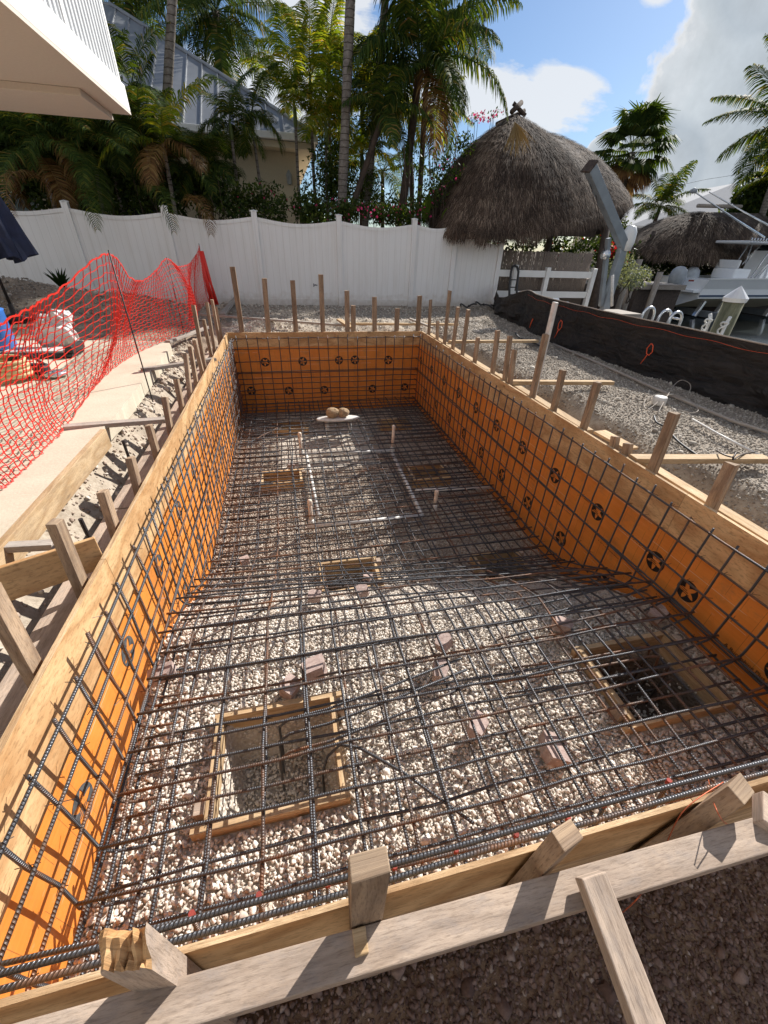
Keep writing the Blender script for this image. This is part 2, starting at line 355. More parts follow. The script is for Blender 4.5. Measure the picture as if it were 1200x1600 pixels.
    M['yellow'] = plain('yellow_hose', (.55, .43, .22), .6, 0, .2)
    M['bag'] = plain('white_plastic_bag', (.72, .68, .67), .35, 0, .12, .5, 9)
    M['bluepl'] = plain('blue_plastic', (.035, .16, .52), .35)
    M['clod'] = plain('dirt_clod', (.42, .29, .17), .95, 0, .3, .9, 30)
    M['bamboo'] = wood('bamboo_reed', (.34, .27, .22), (.12, .09, .075), gs=1.2, greyamt=.3)
    M['piling'] = wood('green_grey_piling', (.28, .27, .17), (.14, .14, .08), (.3, .3, .22), .4)
    M['rope'] = plain('white_rope', (.72, .72, .70), .8)
    # water
    m = Mt('canal_water'); ob = m.coord()
    M['water'] = m.done((.008, .014, .016), .10, 0, m.bump(m.noise(m.mapv(ob, (1.2, 2.4, 1)), 3., 4), .05, .03), .35)
setup_materials()
# ------------------------------------------------------------------ camera, sun, sky
SUN = V((1.08, .81, 1.0)).normalized()
sc = bpy.context.scene
cd = bpy.data.cameras.new('camera'); cam = bpy.data.objects.new('camera', cd); C.objects.link(cam); sc.camera = cam
cd.sensor_fit = 'VERTICAL'; cd.sensor_height = 36; cd.sensor_width = 27; cd.lens = F/1600*36; cd.clip_start = .02; cd.clip_end = 3000
mw = Matrix.Identity(4)
for i in range(3):
    mw[i][0] = RW[i, 0]; mw[i][1] = -RW[i, 1]; mw[i][2] = -RW[i, 2]; mw[i][3] = CAM[i]
cam.matrix_world = mw
sd = bpy.data.lights.new('sun', 'SUN'); sun = bpy.data.objects.new('sun', sd); C.objects.link(sun)
sd.energy = 5.0; sd.angle = math.radians(.53); sd.color = (1., .965, .905)
sun.location = SUN*30; sun.rotation_euler = (-SUN).to_track_quat('-Z', 'Y').to_euler()
sc.view_settings.view_transform = 'Standard'; sc.view_settings.look = 'None'; sc.view_settings.gamma = 1; sc.view_settings.exposure = .62
w = bpy.data.worlds.new('World'); sc.world = w; w.use_nodes = True
CB = 10.2
W = Mt.__new__(Mt); W.nt = w.node_tree; W.nt.nodes.clear(); W.out = W.nt.nodes.new('ShaderNodeOutputWorld')
sky = W.n('TexSky', sky_type='NISHITA', sun_disc=False)
sky.sun_elevation = math.asin(SUN.z); sky.sun_rotation = math.atan2(SUN.x, SUN.y); sky.air_density = 1.0; sky.dust_density = .6; sky.ozone_density = 2.2
dirv = W.coord('Generated'); dx = W.n('SeparateXYZ', {0: dirv})
Yc = W.math('MAXIMUM', dx.outputs[1], .02)
U = W.math('DIVIDE', dx.outputs[0], Yc); Vv = W.math('DIVIDE', dx.outputs[2], Yc)
uvw = W.n('CombineXYZ', {0: U, 1: Vv, 2: 0.})
nzw = W.math('SUBTRACT', W.noise(W.mapv(uvw, (.7, 2.2, 1)), 9., 9, .62), .5)
nzl = W.math('SUBTRACT', W.noise(uvw, 9., 8, .6), .5); nzs = W.math('SUBTRACT', W.noise(uvw, 22., 6, .6), .5)
def ell(cx, cy, rx, ry, k, nz=None):
    a = W.math('POWER', W.math('ABSOLUTE', W.math('DIVIDE', W.math('SUBTRACT', U, cx), rx)), 2.)
    b = W.math('POWER', W.math('ABSOLUTE', W.math('DIVIDE', W.math('SUBTRACT', Vv, cy), ry)), 2.)
    d = W.math('SQRT', W.math('ADD', a, b))
    return W.math('ADD', W.math('SUBTRACT', 1., d), W.math('MULTIPLY', nz or nzl, k))     # >0 inside
# big grey cloud on the right (bright torn rim towards the blue)
big = ell(1.56, .30, .80, .60, .22)
for e in ((.735, .165, .085, .06, .35), (.86, .17, .15, .10, .3), (.95, .45, .17, .12, .3)): big = W.math('MAXIMUM', big, ell(*e))
big = W.math('ADD', big, W.math('MULTIPLY', nzs, .07))
wisp = ell(.45, .245, .24, .05, 2.1, nzw)
for e in ((.565, .272, .10, .03, .6), (.12, .34, .12, .07, 1.0), (.02, .21, .16, .07, 1.), (.72, .41, .045, .03, .6), (.60, .165, .10, .014, .6), (.585, .245, .008, .006, .3)):
    wisp = W.math('MAXIMUM', wisp, ell(*e[:4], e[4]*2, nzw))
mb = W.ramp(big, [(.0, 0.), (.035, 1.)]); mw_ = W.ramp(wisp, [(.0, 0.), (.3, 1.)])
rim = W.ramp(big, [(.02, (1.05, 1.05, 1.05)), (.05, (.78, .83, .88)), (.11, (.70, .765, .82)), (.4, (.54, .61, .68)), (.9, (.60, .66, .72))])
ccol = W.n('VectorMath', {0: rim, 3: 1.0}, operation='SCALE'); ccol.inputs[3].default_value = CB
fig = W.math('MULTIPLY_ADD', W.noise(uvw, 6., 7, .6), .8, .57)
ccol2 = W.n('VectorMath', {0: ccol, 3: fig}, operation='SCALE')
skyc = W.n('VectorMath', {0: sky, 1: (.92, 1.08, 1.26)}, operation='MULTIPLY')
c1 = W.mix(W.math('MULTIPLY', mw_, .85), skyc.outputs[0], (CB*.98, CB, CB*1.02, 1))
c2 = W.mix(mb, c1, ccol2.outputs[0])
# thin whitening towards the horizon is left to the sky model itself
# unseen bright cumulus behind and above the viewer, added as fill light
fill_cloud = W.noise(W.mapv(dirv, (1, 1, 1.6)), 2.6, 6, .55)
bk = W.math('MULTIPLY', W.ramp(fill_cloud, [(.40, 0.), (.56, 1.)]), W.ramp(dx.outputs[1], [(.0, 1.), (.22, 0.)]))
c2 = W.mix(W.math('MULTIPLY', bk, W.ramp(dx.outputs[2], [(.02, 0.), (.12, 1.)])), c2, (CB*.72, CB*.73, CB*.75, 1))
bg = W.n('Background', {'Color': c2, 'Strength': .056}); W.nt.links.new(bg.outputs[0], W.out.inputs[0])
# ================================================================== POOL EXCAVATION
XL, XR, YN, YF = -.9, 2.32, .262, 7.2          # inner faces of the formwork, top at z = 0
FOOT = [(-.485, .04, .765, 1.205), (1.54, 2.11, .77, 1.2), (.12, .58, 2.44, 2.78), (1.57, 1.98, 2.34, 2.68), (-.45, .0, 4.44, 4.73), (1.44, 1.88, 4.24, 4.58), (-.3, .14, 6.2, 6.48), (1.42, 1.86, 6.07, 6.34)]
def zfloor(x, y):
    k = (XR-x)/3.22
    t = ss(1.36+.3*k, 2.5+.55*k, y)
    return -.80-.54*t
def zbed(x, y):
    z = zfloor(x, y)+.018*fbm(x*3, y*3, 3, 5)
    for a, b, c, d in FOOT:
        z = z-.31*ss(a-.01, a+.05, x)*ss(b+.01, b-.05, x)*ss(c-.01, c+.05, y)*ss(d+.01, d-.05, y)
    return z
def pitmask(x, y):
    k = np.zeros(np.shape(x))
    for a, b, c, d in FOOT[1:]: k = np.maximum(k, ss(a-.02, a+.02, x)*ss(b+.02, b-.02, x)*ss(c-.02, c+.02, y)*ss(d+.02, d-.02, y))
    return k
xs = np.arange(XL-.06, XR+.07, .03); ys = np.arange(YN-.04, YF+.07, .03)
gx, gy = np.meshgrid(xs, ys); gz = zbed(gx, gy)
def grid_faces(nx, ny):
    i = np.arange(nx-1); j = np.arange(ny-1); a = (j[:, None]*nx+i[None]).ravel()
    return np.stack([a, a+1, a+nx+1, a+nx], 1)
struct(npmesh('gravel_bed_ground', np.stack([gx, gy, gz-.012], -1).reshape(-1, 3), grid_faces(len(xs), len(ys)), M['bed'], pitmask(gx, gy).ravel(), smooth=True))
# ---- loose stone
def ico(level):
    t = (1+5**.5)/2
    v = [(-1, t, 0), (1, t, 0), (-1, -t, 0), (1, -t, 0), (0, -1, t), (0, 1, t), (0, -1, -t), (0, 1, -t), (t, 0, -1), (t, 0, 1), (-t, 0, -1), (-t, 0, 1)]
    f = [(0, 11, 5), (0, 5, 1), (0, 1, 7), (0, 7, 10), (0, 10, 11), (1, 5, 9), (5, 11, 4), (11, 10, 2), (10, 7, 6), (7, 1, 8), (3, 9, 4), (3, 4, 2), (3, 2, 6), (3, 6, 8), (3, 8, 9), (4, 9, 5), (2, 4, 11), (6, 2, 10), (8, 6, 7), (9, 8, 1)]
    v = [np.array(p)/np.linalg.norm(p) for p in v]
    for _ in range(level):
        c = {}; g = []
        def mid(a, b):
            k = (min(a, b), max(a, b))
            if k not in c: p = v[a]+v[b]; v.append(p/np.linalg.norm(p)); c[k] = len(v)-1
            return c[k]
        for a, b, d in f:
            e, h, i = mid(a, b), mid(b, d), mid(d, a); g += [(a, e, i), (b, h, e), (d, i, h), (e, h, i)]
        f = g
    return np.array(v), np.array(f)
def stone_protos(level, n, rough, seed):
    r = np.random.default_rng(seed); v, f = ico(level); out = []
    for _ in range(n):
        w = v*(1+rough*(r.random((len(v), 1))-.5))
        for _k in range(5):                       # knock flat facets off
            d = _n(r.normal(size=3)); h = .55+.3*r.random(); s = w@d
            w = w-np.maximum(s-h, 0)[:, None]*d
        out.append((w*np.array([1, .62+.4*r.random(), .5+.4*r.random()]), f))
    return out
def scatter(name, pts, size, protos, mat, kind='stuff', smooth=True):
    N = len(pts); q = rng.normal(size=(N, 4)); q /= np.linalg.norm(q, axis=1, keepdims=True); a, b, c, d = q.T
    R = np.stack([1-2*(c*c+d*d), 2*(b*c-a*d), 2*(b*d+a*c), 2*(b*c+a*d), 1-2*(b*b+d*d), 2*(c*d-a*b), 2*(b*d-a*c), 2*(c*d+a*b), 1-2*(b*b+c*c)], -1).reshape(N, 3, 3)
    R = R*size[:, None, None]; rv = rng.random(N); which = rng.integers(0, len(protos), N); vs, fs, rs = [], [], []; off = 0
    for k, (pv, pf) in enumerate(protos):
        i = np.where(which == k)[0]
        if not len(i): continue
        w = np.einsum('nij,kj->nki', R[i], pv)+pts[i][:, None, :]; vs.append(w.reshape(-1, 3))
        fs.append((pf[None]+(np.arange(len(i))*len(pv))[:, None, None]+off).reshape(-1, 3)); rs.append(np.repeat(rv[i], len(pv))); off += len(i)*len(pv)
    o = npmesh(name, np.concatenate(vs), np.concatenate(fs), mat, np.concatenate(rs), smooth=smooth)
    return struct(o, kind)
def jitter_grid(x0, x1, y0, y1, d):
    xs = np.arange(x0, x1, d); ys = np.arange(y0, y1, d); a, b = np.meshgrid(xs, ys); a = a.ravel(); b = b.ravel()
    return a+(rng.random(len(a))-.5)*d*1.2, b+(rng.random(len(a))-.5)*d*1.2
def ring(x, y):
    k = np.zeros(len(x), bool)
    for a, b, c, d in FOOT: k |= (x > a-.045) & (x < b+.045) & (y > c-.045) & (y < d+.045) & ~((x > a+.006) & (x < b-.006) & (y > c+.006) & (y < d-.006))
    return k
near_st = stone_protos(1, 14, .75, 1); far_st = stone_protos(0, 8, .45, 2)
xa, ya = jitter_grid(XL+.005, XR, YN, 1.5, .0127); k = (rng.random(len(xa)) < .95) & ~ring(xa, ya) & ((pitmask(xa, ya) < .3) | (rng.random(len(xa)) < .25)); xa, ya = xa[k], ya[k]
sz = .0104*(.42+1.0*rng.random(len(xa))**1.8); sz[rng.random(len(xa)) < .02] *= 1.8
scatter('limestone_gravel_near', np.stack([xa, ya, zbed(xa, ya)+.004*rng.random(len(xa))], 1), sz, near_st, M['limestone'], smooth=False)
xa, ya = jitter_grid(XL+.01, XR, 2.6, YF, .018)
sz = .012*(.6+.7*rng.random(len(xa)))
keep = ~ring(xa, ya) & ((pitmask(xa, ya) < .3) | (rng.random(len(xa)) < .15)) & ~((ya > 4.9) & (ya < 6.35) & (xa > -.25) & (xa < 1.15) & (rng.random(len(xa)) < .97))      # a bare patch of fines at the deep end
scatter('limestone_gravel_deep', np.stack([xa, ya, zbed(xa, ya)+.004*rng.random(len(xa))], 1)[keep], sz[keep], far_st, M['dustystone'])
xa, ya = jitter_grid(XL+.005, XR, 1.5, 2.6, .0135); k = ~ring(xa, ya) & ((pitmask(xa, ya) < .3) | (rng.random(len(xa)) < .15)); xa, ya = xa[k], ya[k]
sz = .0108*(.55+.8*rng.random(len(xa))**1.3); sz[rng.random(len(xa)) < .02] *= 1.7
scatter('limestone_gravel_slope', np.stack([xa, ya, zbed(xa, ya)+.004*rng.random(len(xa))], 1), sz, far_st, M['limestone'])
# ---- formwork
def strip_z(side, y):                      # lower edge of the tan plywood strip
    if side == 'R': return -.215-.075*np.clip((7.1-y)/3.4, 0, 1)
    if side == 'L': return -.21-.11*np.clip((7.1-y)/6.2, 0, 1)
    return -.22
STAR = [(-math.pi/2+i*math.pi/5, 1. if i % 2 == 0 else .42) for i in range(10)]
def star_print(parent, o, ux, uz, nrm, r=.072, tilt=0., lit_print=False):
    r *= random.uniform(.96, 1.04); tilt += random.uniform(-.3, .3)
    """a black round print with a star left in the panel's own colour, and small bars of lettering beside it"""
    o = V(o); ux = V(ux); uz = V(uz); nrm = V(nrm); mb = MB()
    def P(a, rad): return o+nrm*.0022+(ux*math.cos(a)+uz*math.sin(a))*rad
    n = 40
    for i in range(n):                                  # disc minus star: quads from the star outline to the rim
        a0, a1 = -math.pi/2+2*math.pi*i/n+tilt, -math.pi/2+2*math.pi*(i+1)/n+tilt
        def sr(a):
            t = ((a-tilt+math.pi/2) % (2*math.pi/5))/(2*math.pi/5); t = min(t, 1-t)*2
            return r*.9*.34/(.34*(1-t)+t) if False else r*(.92*(1-t)**1.25+.33*(1-(1-t)**1.25))
        mb.face([P(a0, sr(a0)), P(a0, r), P(a1, r), P(a1, sr(a1))])
    for j in range(3):                                  # slashes of lettering across the star
        c = o+ux*(-.03+.012*j)+uz*(.004-.012*j)+nrm*.0026
        mb.face([c+ux*-.035+uz*-.002, c+ux*.03+uz*-.004, c+ux*.03+uz*.0005, c+ux*-.035+uz*.002])
    mb.build('printed_star', M['inklit' if lit_print else 'ink'], parent)
def text_obj(name, body, o, ux, uz, nrm, size, mat, parent, ext=.0004):
    cu = bpy.data.curves.new(name, 'FONT'); cu.body = body; cu.size = size; cu.extrude = ext; cu.align_x = 'CENTER'
    cu.resolution_u = 2
    ob = bpy.data.objects.new(name, cu); C.objects.link(ob); cu.materials.append(mat)
    m = Matrix.Identity(4)
    for i in range(3): m[i][0] = ux[i]; m[i][1] = uz[i]; m[i][2] = nrm[i]; m[i][3] = o[i]+nrm[i]*.0025
    bpy.context.view_layer.update()
    dg = bpy.context.evaluated_depsgraph_get(); me = bpy.data.meshes.new_from_object(ob.evaluated_get(dg)); me.name = name
    bpy.data.objects.remove(ob); me.transform(m)
    if not me.materials: me.materials.append(mat)
    return link(name, me, parent)
T = .019
forms = {}
def form_wall(side, label, inner, a0, a1, nrm, cuts):
    """one plywood form side: orange panels below, tan strip above; runs from a0 to a1 along its own axis"""
    ax = V((1, 0, 0)) if side in 'FN' else V((0, 1, 0)); nrm = V(nrm)
    base = ax*((a0+a1)/2)+(V((0, inner, 0)) if side in 'FN' else V((inner, 0, 0)))
    t = thing('formwork_wall', label, 'form wall', base+V((0, 0, -1.45)), 'plywood form walls of the pool'); forms[side] = t
    P = lambda a, z, d: ax*a+(V((0, inner, 0)) if side in 'FN' else V((inner, 0, 0)))-nrm*d+V((0, 0, z))
    cs = [a0]+[c for c in cuts if a0 < c < a1]+[a1]; first = None
    for c0, c1 in zip(cs[:-1], cs[1:]):
        g = .0015; n = 6
        mb = MB(); aa = [c0+g+(c1-c0-2*g)*i/n for i in range(n+1)]
        top = [float(strip_z(side, a)) for a in aa]
        T = .009 if side == 'N' else .019
        poly = [P(aa[0], -1.46, 0), P(aa[-1], -1.46, 0)]+[P(a, z, 0) for a, z in zip(aa[::-1], top[::-1])]
        back = [p-nrm*T for p in poly]; uvp = [((p-base).dot(ax), p.z) for p in poly]; N = len(poly)
        mb.face(poly, uvp, 0); mb.face(back[::-1], uvp[::-1], 1)
        for i in range(N): mb.face([poly[i], poly[(i+1) % N], back[(i+1) % N], back[i]], m=1)
        pn = mb.build('orange_panel', [M['orange'], M['plyedge']], t); first = first or pn
        mb = MB()
        poly = [P(a, z+.001, -.003) for a, z in zip(aa, top)]+[P(aa[-1], 0, -.003), P(aa[0], 0, -.003)]
        back = [p-nrm*(T+.003) for p in poly]; N = len(poly); u0 = random.random()*9
        uvp = [((p-base).dot(ax)+u0, p.z) for p in poly]
        mb.face(poly, uvp, 0); mb.face(back[::-1], uvp[::-1], 0)
        for i in range(N): mb.face([poly[i], poly[(i+1) % N], back[(i+1) % N], back[i]], [((poly[i]-base).dot(ax), 0), ((poly[(i+1) % N]-base).dot(ax), 0), ((poly[(i+1) % N]-base).dot(ax), T), ((poly[i]-base).dot(ax), T)], 1)
        mb.build('plywood_strip', [M['ply'], M['plyedge']], t)
    return t, first
fr, p_ = form_wall('R', 'shaded right side plywood form with orange star printed panels', XR, .2, YF+.02, (-1, 0, 0), [1.64, 4.08, 6.5])
for k in range(11): star_print(p_, (XR, 1.61+.61*k-(.35 if k == 0 else 0)*0, -.52+.006*k), (0, -1, 0), (0, 0, 1), (-1, 0, 0))
for y, z in ((1.34, -.535), (1.9, -1.0), (2.5, -1.0), (3.11, -.99), (3.71, -.975), (4.3, -.96), (4.9, -.95), (5.49, -.945), (6.1, -.93), (6.7, -.93), (.75, -.56)): star_print(p_, (XR, y, z), (0, -1, 0), (0, 0, 1), (-1, 0, 0), tilt=random.uniform(-.2, .2))
def lettering(parent, o, ux, uz, nrm, L, s=.010):
    o = V(o)+V(nrm)*.0022; ux = V(ux); uz = V(uz); mb = MB(); a = 0
    while a < L:
        l = random.uniform(.4, 1.)*s; h = s*random.uniform(.5, 1.)
        mb.face([o+ux*a, o+ux*(a+l*.35), o+ux*(a+l*.35)+uz*h, o+ux*a+uz*h]); a += l*.75+(s*.8 if random.random() < .15 else 0)
    mb.build('printed_lettering', M['ink'], parent)
for k in range(11):
    lettering(p_, (XR, 1.83+.61*k, -.50), (0, -1, 0), (0, 0, 1), (-1, 0, 0), .2); lettering(p_, (XR, 1.5+.61*k, -.72), (0, -1, 0), (0, 0, 1), (-1, 0, 0), .24)
text_obj('printed_text', 'C    & Burnishing Plus', (XR, .93, -.655), (0, -1, 0), (0, 0, 1), (-1, 0, 0), .034, M['ink'], p_)
fl, p_ = form_wall('L', 'sunlit left side plywood form with pale strip along its top', XL, .2, YF+.02, (1, 0, 0), [1.62, 4.06, 6.5])
for k in range(10): star_print(p_, (XL, .84+.63*k, -.53 if k == 0 else -.46), (0, 1, 0), (0, 0, 1), (1, 0, 0), lit_print=True)
for k in range(9): star_print(p_, (XL, 1.75+.61*k, -.95), (0, 1, 0), (0, 0, 1), (1, 0, 0), lit_print=True)
ff, p_ = form_wall('F', 'far end plywood form facing the camera below the row of stakes', YF, XL-T-.0015, XR+T+.0015, (0, -1, 0), [1.13])
for x, z in ((-.38, -.46), (.24, -.46), (.86, -.455), (1.14, -.455), (1.74, -.47), (-.67, -.93), (-.04, -.95), (.58, -.96), (1.46, -.97), (2.07, -.96)): star_print(p_, (x, YF, z), (1, 0, 0), (0, 0, 1), (0, -1, 0), tilt=random.uniform(-.1, .1))
fn, p_ = form_wall('N', 'near end plywood form whose top edge crosses the foreground', YN, XL-T-.0015, XR+T+.0015, (0, 1, 0), [.95])
# ---- rebar cage
cage = thing('rebar_cage', 'tied steel rebar cage lining the floor and walls of the pool form', 'rebar', (.7, 3.7, -1.3))
def wob(p0, p1, n, a, z=None):
    p0 = V(p0); p1 = V(p1); out = []
    for i in range(n+1):
        p = p0.lerp(p1, i/n); j = V((random.gauss(0, a), random.gauss(0, a), random.gauss(0, a*.7)))
        if z: p.z = z(p.x, p.y)
        out.append(p+j)
    return out
RB = .0066
def bar(name, pts, r=RB, n=7): return MB().tube(pts, r, n).build(name, M['rebar'], cage, smooth=True)
def upper(x, y): return float(zfloor(np.float64(x), np.float64(y)))+.215
def lower(x, y): return float(zfloor(np.float64(x), np.float64(y)))+.115
ties = MB()
def tie(p, s=.016):
    p = V(p)
    a, b = (random.uniform(-1, 1) for _ in 'ab'); d = V((a, b, random.uniform(-.6, .6))).normalized()*s
    e = d.cross(V((random.random(), random.random(), 1))).normalized()*s
    ties.tube([p-d, p+d], .0016, 3, False); ties.tube([p-e, p+e*random.uniform(.6, 2.4)], .0014, 3, False)
def bend(side, a, ztop, zl, reach):
    """an upright that turns into the floor mat with a rounded corner"""
    x = {'L': XL+.065, 'R': XR-.065, 'F': a, 'N': a}[side]; y = {'F': YF-.065, 'N': YN+.07}.get(side, a)
    d = {'L': V((1, 0, 0)), 'R': V((-1, 0, 0)), 'F': V((0, -1, 0)), 'N': V((0, 1, 0))}[side]
    lean = random.gauss(0, .006)
    t = V((1, 0, 0)) if side in 'FN' else V((0, 1, 0))
    pts = [V((x, y, ztop))+t*lean+d*random.gauss(0, .006)]
    for k in (1, 2, 3): pts.append(V((x, y, ztop+(zl+.07-ztop)*k/3))+t*(lean*(1-k/3)+random.gauss(0, .003))+d*random.gauss(0, .004))
    for h in (30, 60, 90): pts.append(V((x, y, zl+.07))+d*.07*(1-math.cos(math.radians(h)))+V((0, 0, -.07*math.sin(math.radians(h)))))
    e = pts[-1]+d*reach
    if side in 'LR': e.z = lower(e.x, e.y)
    pts.append(pts[-1]+(e-pts[-1])*.5); pts.append(e)
    return pts
HZ = [-.075, -.24, -.43, -.62, -.80, -.98, -1.14]
ly = [.38, .57, .72, .88, 1.03, 1.19, 1.34]+[1.49+.146*k for k in range(39)]
ly = [y for y in ly if y < YF-.06]
for side in 'LR':
    for i, y in enumerate(ly):
        x = XL+.065 if side == 'L' else XR-.065
        zl = lower(x, y)-(-.05 if side == 'R' and y < 1.5 else 0)
        bar('upright_bar', bend(side, y+(0 if side == 'L' else .02), -.045+random.gauss(0, .018), zl, random.uniform(.35, .6) if y > 1.5 else .1))
        for z in HZ:
            if z > zl+.06 and random.random() < (.85 if y < 3 else .3): tie((x, y, z), .024 if y < 2 else .016)
    x = XL+.078 if side == 'L' else XR-.078
    for z in HZ+[-.605]:
        y0 = .27
        if z < -.62:                                                     # lower runs stop where the floor rises
            yy = np.linspace(.3, 3.2, 60); y0 = next((float(q) for q in yy if lower(x, q) < z-.03), 3.2)
        bar('horizontal_bar', wob((x, y0, z), (x, YF-.05, z), 14, .005))
fx = [XL+.12+.163*k for k in range(19)]
for x in fx:
    bar('upright_bar', bend('F', x, -.05+random.gauss(0, .012), -1.235, .4))
    for z in HZ:
        if random.random() < .4: tie((x, YF-.07, z))
for z in HZ+[-.6, -.71, -.9, -1.06]: bar('horizontal_bar', wob((XL+.05, YF-.08, z), (XR-.05, YF-.08, z), 8, .006))
# floor mats, an upper and a lower layer
lx = [XL+.13, -.65, -.46, -.255, -.075, .11, .295, .475, .66, .84, 1.02, 1.2, 1.37, 1.55, 1.72, 1.89, 2.06, XR-.10]
for i, x in enumerate(lx):
    for up in (0, 1):
        fz = upper if up else lower; x2 = x+(random.gauss(0, .012) if up else random.choice((-1, 1))*random.uniform(.008, .022))
        x2 = min(max(x2, XL+.05), XR-.05)
        pts = []
        for y in [.27+random.uniform(0, .03)]+[.6, .95, 1.3, 1.5, 1.7, 1.9, 2.1, 2.3, 2.55, 2.8, 3.1]+[3.6+.5*k for k in range(7)]+[YF-.05]:
            pts.append(V((x2+random.gauss(0, .006), y, fz(x2, y)+random.gauss(0, .004))))
        bar('longitudinal_bar', pts, .0069)
cy = [.55, .70, .875, 1.03, 1.2, 1.36, 1.52, 1.67]+[1.82+.148*k for k in range(36)]
for i, y in enumerate(cy):
    if y > YF-.08: continue
    for up in (0, 1):
        fz = upper if up else lower; dz = .0135
        skew = random.gauss(0, .012); y2 = y+(0 if up else random.uniform(-.09, -.03))
        x0, x1 = XL+.06+random.uniform(0, .05), XR-.06-random.uniform(0, .06)
        n = 10; pts = []
        for k in range(n+1):
            x = x0+(x1-x0)*k/n; pts.append(V((x, y2+skew*(k/n-.5)*2+random.gauss(0, .004), fz(x, y2)+dz+random.gauss(0, .003))))
        bar('cross_bar', pts, RB if y < 1.6 else .0068)
        for x in lx:
            if random.random() < (.75 if y < 2.6 else .25): tie((x, y2, fz(x, y2)+.008))
ties_o = ties.build('tie_wire', M['wire'], cage); ties_o['kind'] = 'stuff'
# near wall: heavy lap bars and short rusty dowels
for z, r, dy in ((-.05, .0068, .052), (-.055, .0068, .026), (-.40, RB, .035), (-.58, RB, .035)):
    bar('lap_bar', wob((XL+.03, YN+dy, z), (XR-.04, YN+dy, z), 10, .003), r, 9)
bar('lap_bar', wob((XL+.02, YN+.13, -.30), (XR-.5, YN+.12, -.55), 8, .003), RB)
mbd = 0
for px, py in ((180, 1462), (300, 1430), (405, 1401), (512, 1383), (583, 1358), (617, 1356), (713, 1330), (807, 1306), (888, 1280), (945, 1258), (1045, 1222)):
    q = PY(px, py, YN+.072); p = [q, q+V((-.004, -.015, -.12)), V((q.x-.01, q.y-.03, -.74))]
    o = bar('dowel_bar', p, .0062); MB().tube([p[0]+V((0, .002, .008)), p[0]-V((0, 0, .010))], .0072, 8).build('red_tip', M['rustend'], o)
# loose laps and hooks in the footings
def hook(pts, r=RB): bar('hooked_bar', pts, r)
hook([(.52, .50, -.60), (.3, .72, -.585), (.14, .86, -.60), (.06, .92, -.66), (.0, .92, -.74), (-.03, .88, -.8), (-.03, .85, -.95)])
for y in (.95, 1.03, 1.1):
    hook([(.75, y+.1, -.60), (.35, y+.02, -.60), (.02, y-.02, -.63), (-.16, y-.02, -.65), (-.21, y-.02, -.70), (-.22, y-.02, -1.0)])
for y, x in ((.95, .9), (1.02, .8), (1.08, 1.0)):
    hook([(x, y+.02, -.61), (1.4, y, -.62), (1.78, y, -.62), (1.86, y, -.64), (1.88, y, -.72), (1.88, y, -1.0)])
hook([(1.6, .98, -.9), (1.98, .98, -.92), (2.02, .98, -.84)]); hook([(1.7, .86, -.95), (1.7, 1.1, -.95), (1.7, 1.14, -.75)])
for k in range(3): bar('cross_bar', wob((1.0+.1*k, 1.27+.11*k, -.60-.02*k), (2.15, 1.33+.12*k, -.56-.04*k), 5, .004))
bar('longitudinal_bar', wob((.30, 2.5, -1.1), (-.75, 1.55, -.6), 6, .01)); bar('longitudinal_bar', wob((-.2, 6.0, -1.12), (-.75, 5.3, -1.12), 4, .01))
# ---- timber frames round the footing pits
fnames = ['near the left foreground', 'near the right form', 'in the middle of the floor', 'beside the right form on the slope', 'left of the pipe loop', 'in shade right of the pipe loop', 'in the far left corner', 'in the far right corner']
for (a, b, c, d), nm in zip(FOOT, fnames):
    z = float(zfloor(np.float64((a+b)/2), np.float64((c+d)/2)))+(.062 if c < 2 else .10); h = .34; w = .030
    t = thing('footing_frame', 'timber frame round a footing pit '+nm, 'footing frame', ((a+b)/2, (c+d)/2, z-h), 'footing frames in the pool floor')
    z0, z1 = z-h, z+random.uniform(-.005, .01)
    for y in (c-w/2, d+w/2): MB().bx(a-w-random.uniform(0, .05), b+w+random.uniform(0, .05), y-w/2, y+w/2, z0, z1-.004).build('frame_board', M['lumber'] if y < 3 else M['ply'], t, bevel=.002)
    for x in (a-w/2, b+w/2): MB().bx(x-w/2, x+w/2, c+.001, d-.001, z0, z1, ax=1).build('frame_board', M['lumber'], t, bevel=.002)
    for x, y in ((a-w-.022, c+.06), (b+w+.022, d-.05)): MB().bx(x-.02, x+.02, y-.03, y+.03, z0-.1, z1+.012, ax=2).build('peg', M['waler'], t, bevel=.002)
# ---- paver chunks holding the mat up
def chunk(p, s, rz, label, parent=None):
    bm = MB(); pts = []
    o = V(p); R = Matrix.Rotation(rz, 3, 'Z') @ Matrix.Rotation(random.uniform(-.25, .25), 3, 'X') @ Matrix.Rotation(random.uniform(-.25, .25), 3, 'Y')
    sx, sy, sz = s; cut = random.uniform(.25, .5)
    poly = [(-.5, -.5), (.5-cut*.5, -.5), (.5, -.5+cut), (.5, .45), (-.2, .5), (-.5, .3)]
    bm.prism([o+R @ V((x*sx, y*sy, -sz/2)) for x, y in poly], R @ V((0, 0, sz)))
    return tag(bm.build('paver_chunk', M['paver'], None, bevel=.004), label, 'paver chunk', 'broken pavers propping up the rebar')
chunk((-.02, 1.34, -.67), (.12, .10, .085), .2, 'large broken pink paver above the left foreground footing frame')
chunk((-.16, 1.30, -.73), (.10, .09, .06), .9, 'paver chunk half hidden behind the board of the left foreground footing frame')
chunk((.715, 1.36, -.66), (.10, .07, .06), .5, 'upper of two stacked paver chunks in the middle of the rebar')
chunk((.66, 1.24, -.73), (.08, .11, .07), -.3, 'lower of two stacked paver chunks in the middle of the rebar')
chunk((.73, .90, -.72), (.11, .08, .07), .7, 'split pink paver chunk beneath the bars in the foreground gravel')
chunk((1.06, .74, -.76), (.13, .11, .07), 1.2, 'reddish paver lump partly sunk in the gravel towards the near form')
